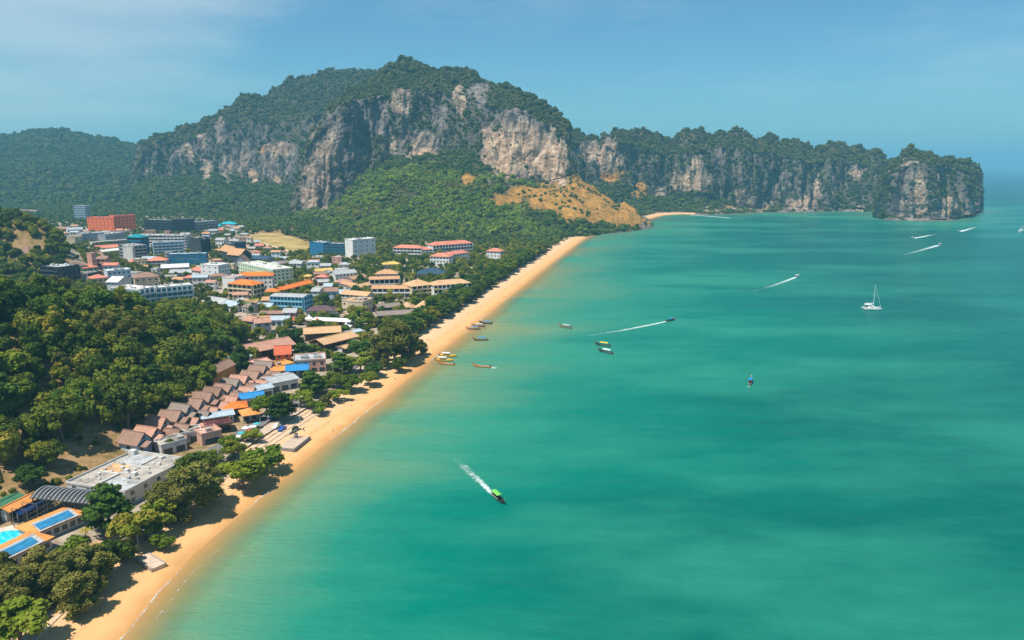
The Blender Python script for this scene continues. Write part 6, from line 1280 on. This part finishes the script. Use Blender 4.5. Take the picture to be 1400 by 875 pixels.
# ------------------------------------------------------------------ people on the sand
def person_mesh():
    J = {'pel': (0, 0, .95), 'chest': (0, 0, 1.32), 'neck': (0, 0, 1.48), 'head': (0, .02, 1.58), 'top': (0, .02, 1.70), 'sl': (-.19, 0, 1.40), 'sr': (.19, 0, 1.40), 'el': (-.27, .02, 1.14), 'er': (.27, .02, 1.14), 'hl': (-.25, .12, .90), 'hr': (.25, .12, .90), 'kl': (-.11, .06, .50), 'kr': (.11, -.04, .50), 'al': (-.12, .0, .07), 'ar': (.12, -.12, .07), 'fl': (-.12, .16, .03), 'fr': (.12, .04, .03), 'hipl': (-.10, 0, .88), 'hipr': (.10, 0, .88)}
    E = [('pel', 'chest'), ('chest', 'neck'), ('neck', 'head'), ('head', 'top'), ('chest', 'sl'), ('chest', 'sr'), ('sl', 'el'), ('sr', 'er'), ('el', 'hl'), ('er', 'hr'), ('pel', 'hipl'), ('pel', 'hipr'), ('hipl', 'kl'), ('hipr', 'kr'), ('kl', 'al'), ('kr', 'ar'), ('al', 'fl'), ('ar', 'fr')]
    rad = {'pel': .15, 'chest': .155, 'neck': .055, 'head': .10, 'top': .085, 'sl': .07, 'sr': .07, 'el': .045, 'er': .045, 'hl': .04, 'hr': .04, 'kl': .065, 'kr': .065, 'al': .045, 'ar': .045, 'fl': .04, 'fr': .04, 'hipl': .10, 'hipr': .10}
    ks = list(J); me = bpy.data.meshes.new('person_frame'); me.from_pydata([J[k] for k in ks], [(ks.index(a), ks.index(b)) for a, b in E], []); o = link('person_frame', me)
    md = o.modifiers.new('skin', 'SKIN')
    for i, k_ in enumerate(ks): me.skin_vertices[0].data[i].radius = (rad[k_], rad[k_] * .85); me.skin_vertices[0].data[i].use_root = (k_ == 'pel')
    o.modifiers.new('sub', 'SUBSURF').levels = 1; dg = bpy.context.evaluated_depsgraph_get(); ev = o.evaluated_get(dg); nm = bpy.data.meshes.new_from_object(ev); bpy.data.objects.remove(o)
    nm.name = 'person_body'; nm.materials.clear(); nm.materials.append(paint('skin', (.38, .22, .14), .7, .15, 3)); nm.materials.append(paint('cloth', (.5, .5, .5), .8, .2, 3)); nm.materials.append(paint('hair', (.03, .02, .015), .8, .2, 3))
    for p in nm.polygons:
        z, x = p.center.z, abs(p.center.x); p.material_index = 2 if (z > 1.62 or (z > 1.54 and p.center.y < -.02)) else (1 if (.62 < z < 1.44 and x < .24) else 0); p.use_smooth = True
    return nm
PM = person_mesh()
CL = [paint('cloth_%s' % n, c, .8, .2, 3) for n, c in (('red', (.5, .06, .05)), ('white', (.75, .75, .72)), ('navy', (.05, .07, .15)), ('teal', (.05, .35, .4)), ('yellow', (.7, .5, .1)), ('black', (.04, .04, .04)))]
CN = ['red', 'white', 'navy', 'teal', 'yellow', 'black']
for i, (u, v, c, what) in enumerate([(585, 466, 0, 'walking on the sand by the low casuarina'), (588, 468, 5, 'beside a companion on the sand by the low casuarina'), (576, 484, 2, 'on the sand near the tour boats'), (579, 482, 1, 'on the sand near the tour boats'), (592, 478, 4, 'standing above the yellow tour boats'), (657, 419, 1, 'strolling along the far beach'), (640, 430, 2, 'on the sand above the three longtails'), (455, 590, 1, 'walking on the sand below the road bend'), (690, 396, 3, 'far along the beach near the tree row'), (704, 388, 0, 'far along the beach near the tree row'), (622, 446, 3, 'standing in the shade edge of the far tree row'), (308, 700, 1, 'resting on the sand below the casuarina'), (540, 520, 0, 'walking towards the tall casuarinas')]):
    p = GL(u, v); o = link('person', PM); o.location = p; o.rotation_euler = (0, 0, random.uniform(0, 6.28)); o.material_slots[1].link = 'OBJECT'; o.material_slots[1].material = CL[c]; tag(o, 'person in %s clothes %s' % (CN[c], what), 'person')

# ------------------------------------------------------------------ the hazy air
def haze():
    z0, z1 = -10.0, 470.0; x = 47000.0; y0, y1 = -1200.0, 47000.0
    V = [(sx * x, y, z) for z in (z0, z1) for sx, y in ((-1, y0), (1, y0), (1, y1), (-1, y1))]
    F = [(3, 2, 1, 0), (4, 5, 6, 7), (0, 1, 5, 4), (1, 2, 6, 5), (2, 3, 7, 6), (3, 0, 4, 7)]
    m = bpy.data.materials.new('haze_air'); m.use_nodes = True; t = m.node_tree; t.nodes.clear()
    o = t.nodes.new('ShaderNodeOutputMaterial'); v = t.nodes.new('ShaderNodeVolumePrincipled')
    v.inputs['Color'].default_value = HAZE_COL; v.inputs['Density'].default_value = HAZE_DENSITY; v.inputs['Anisotropy'].default_value = 0.0
    t.links.new(v.outputs[0], o.inputs['Volume'])
    tag(link('haze', mesh('haze', V, F, m)), kind='stuff')
HAZE_COL = (.26, .74, 1.0, 1); HAZE_DENSITY = 0.00013
haze()
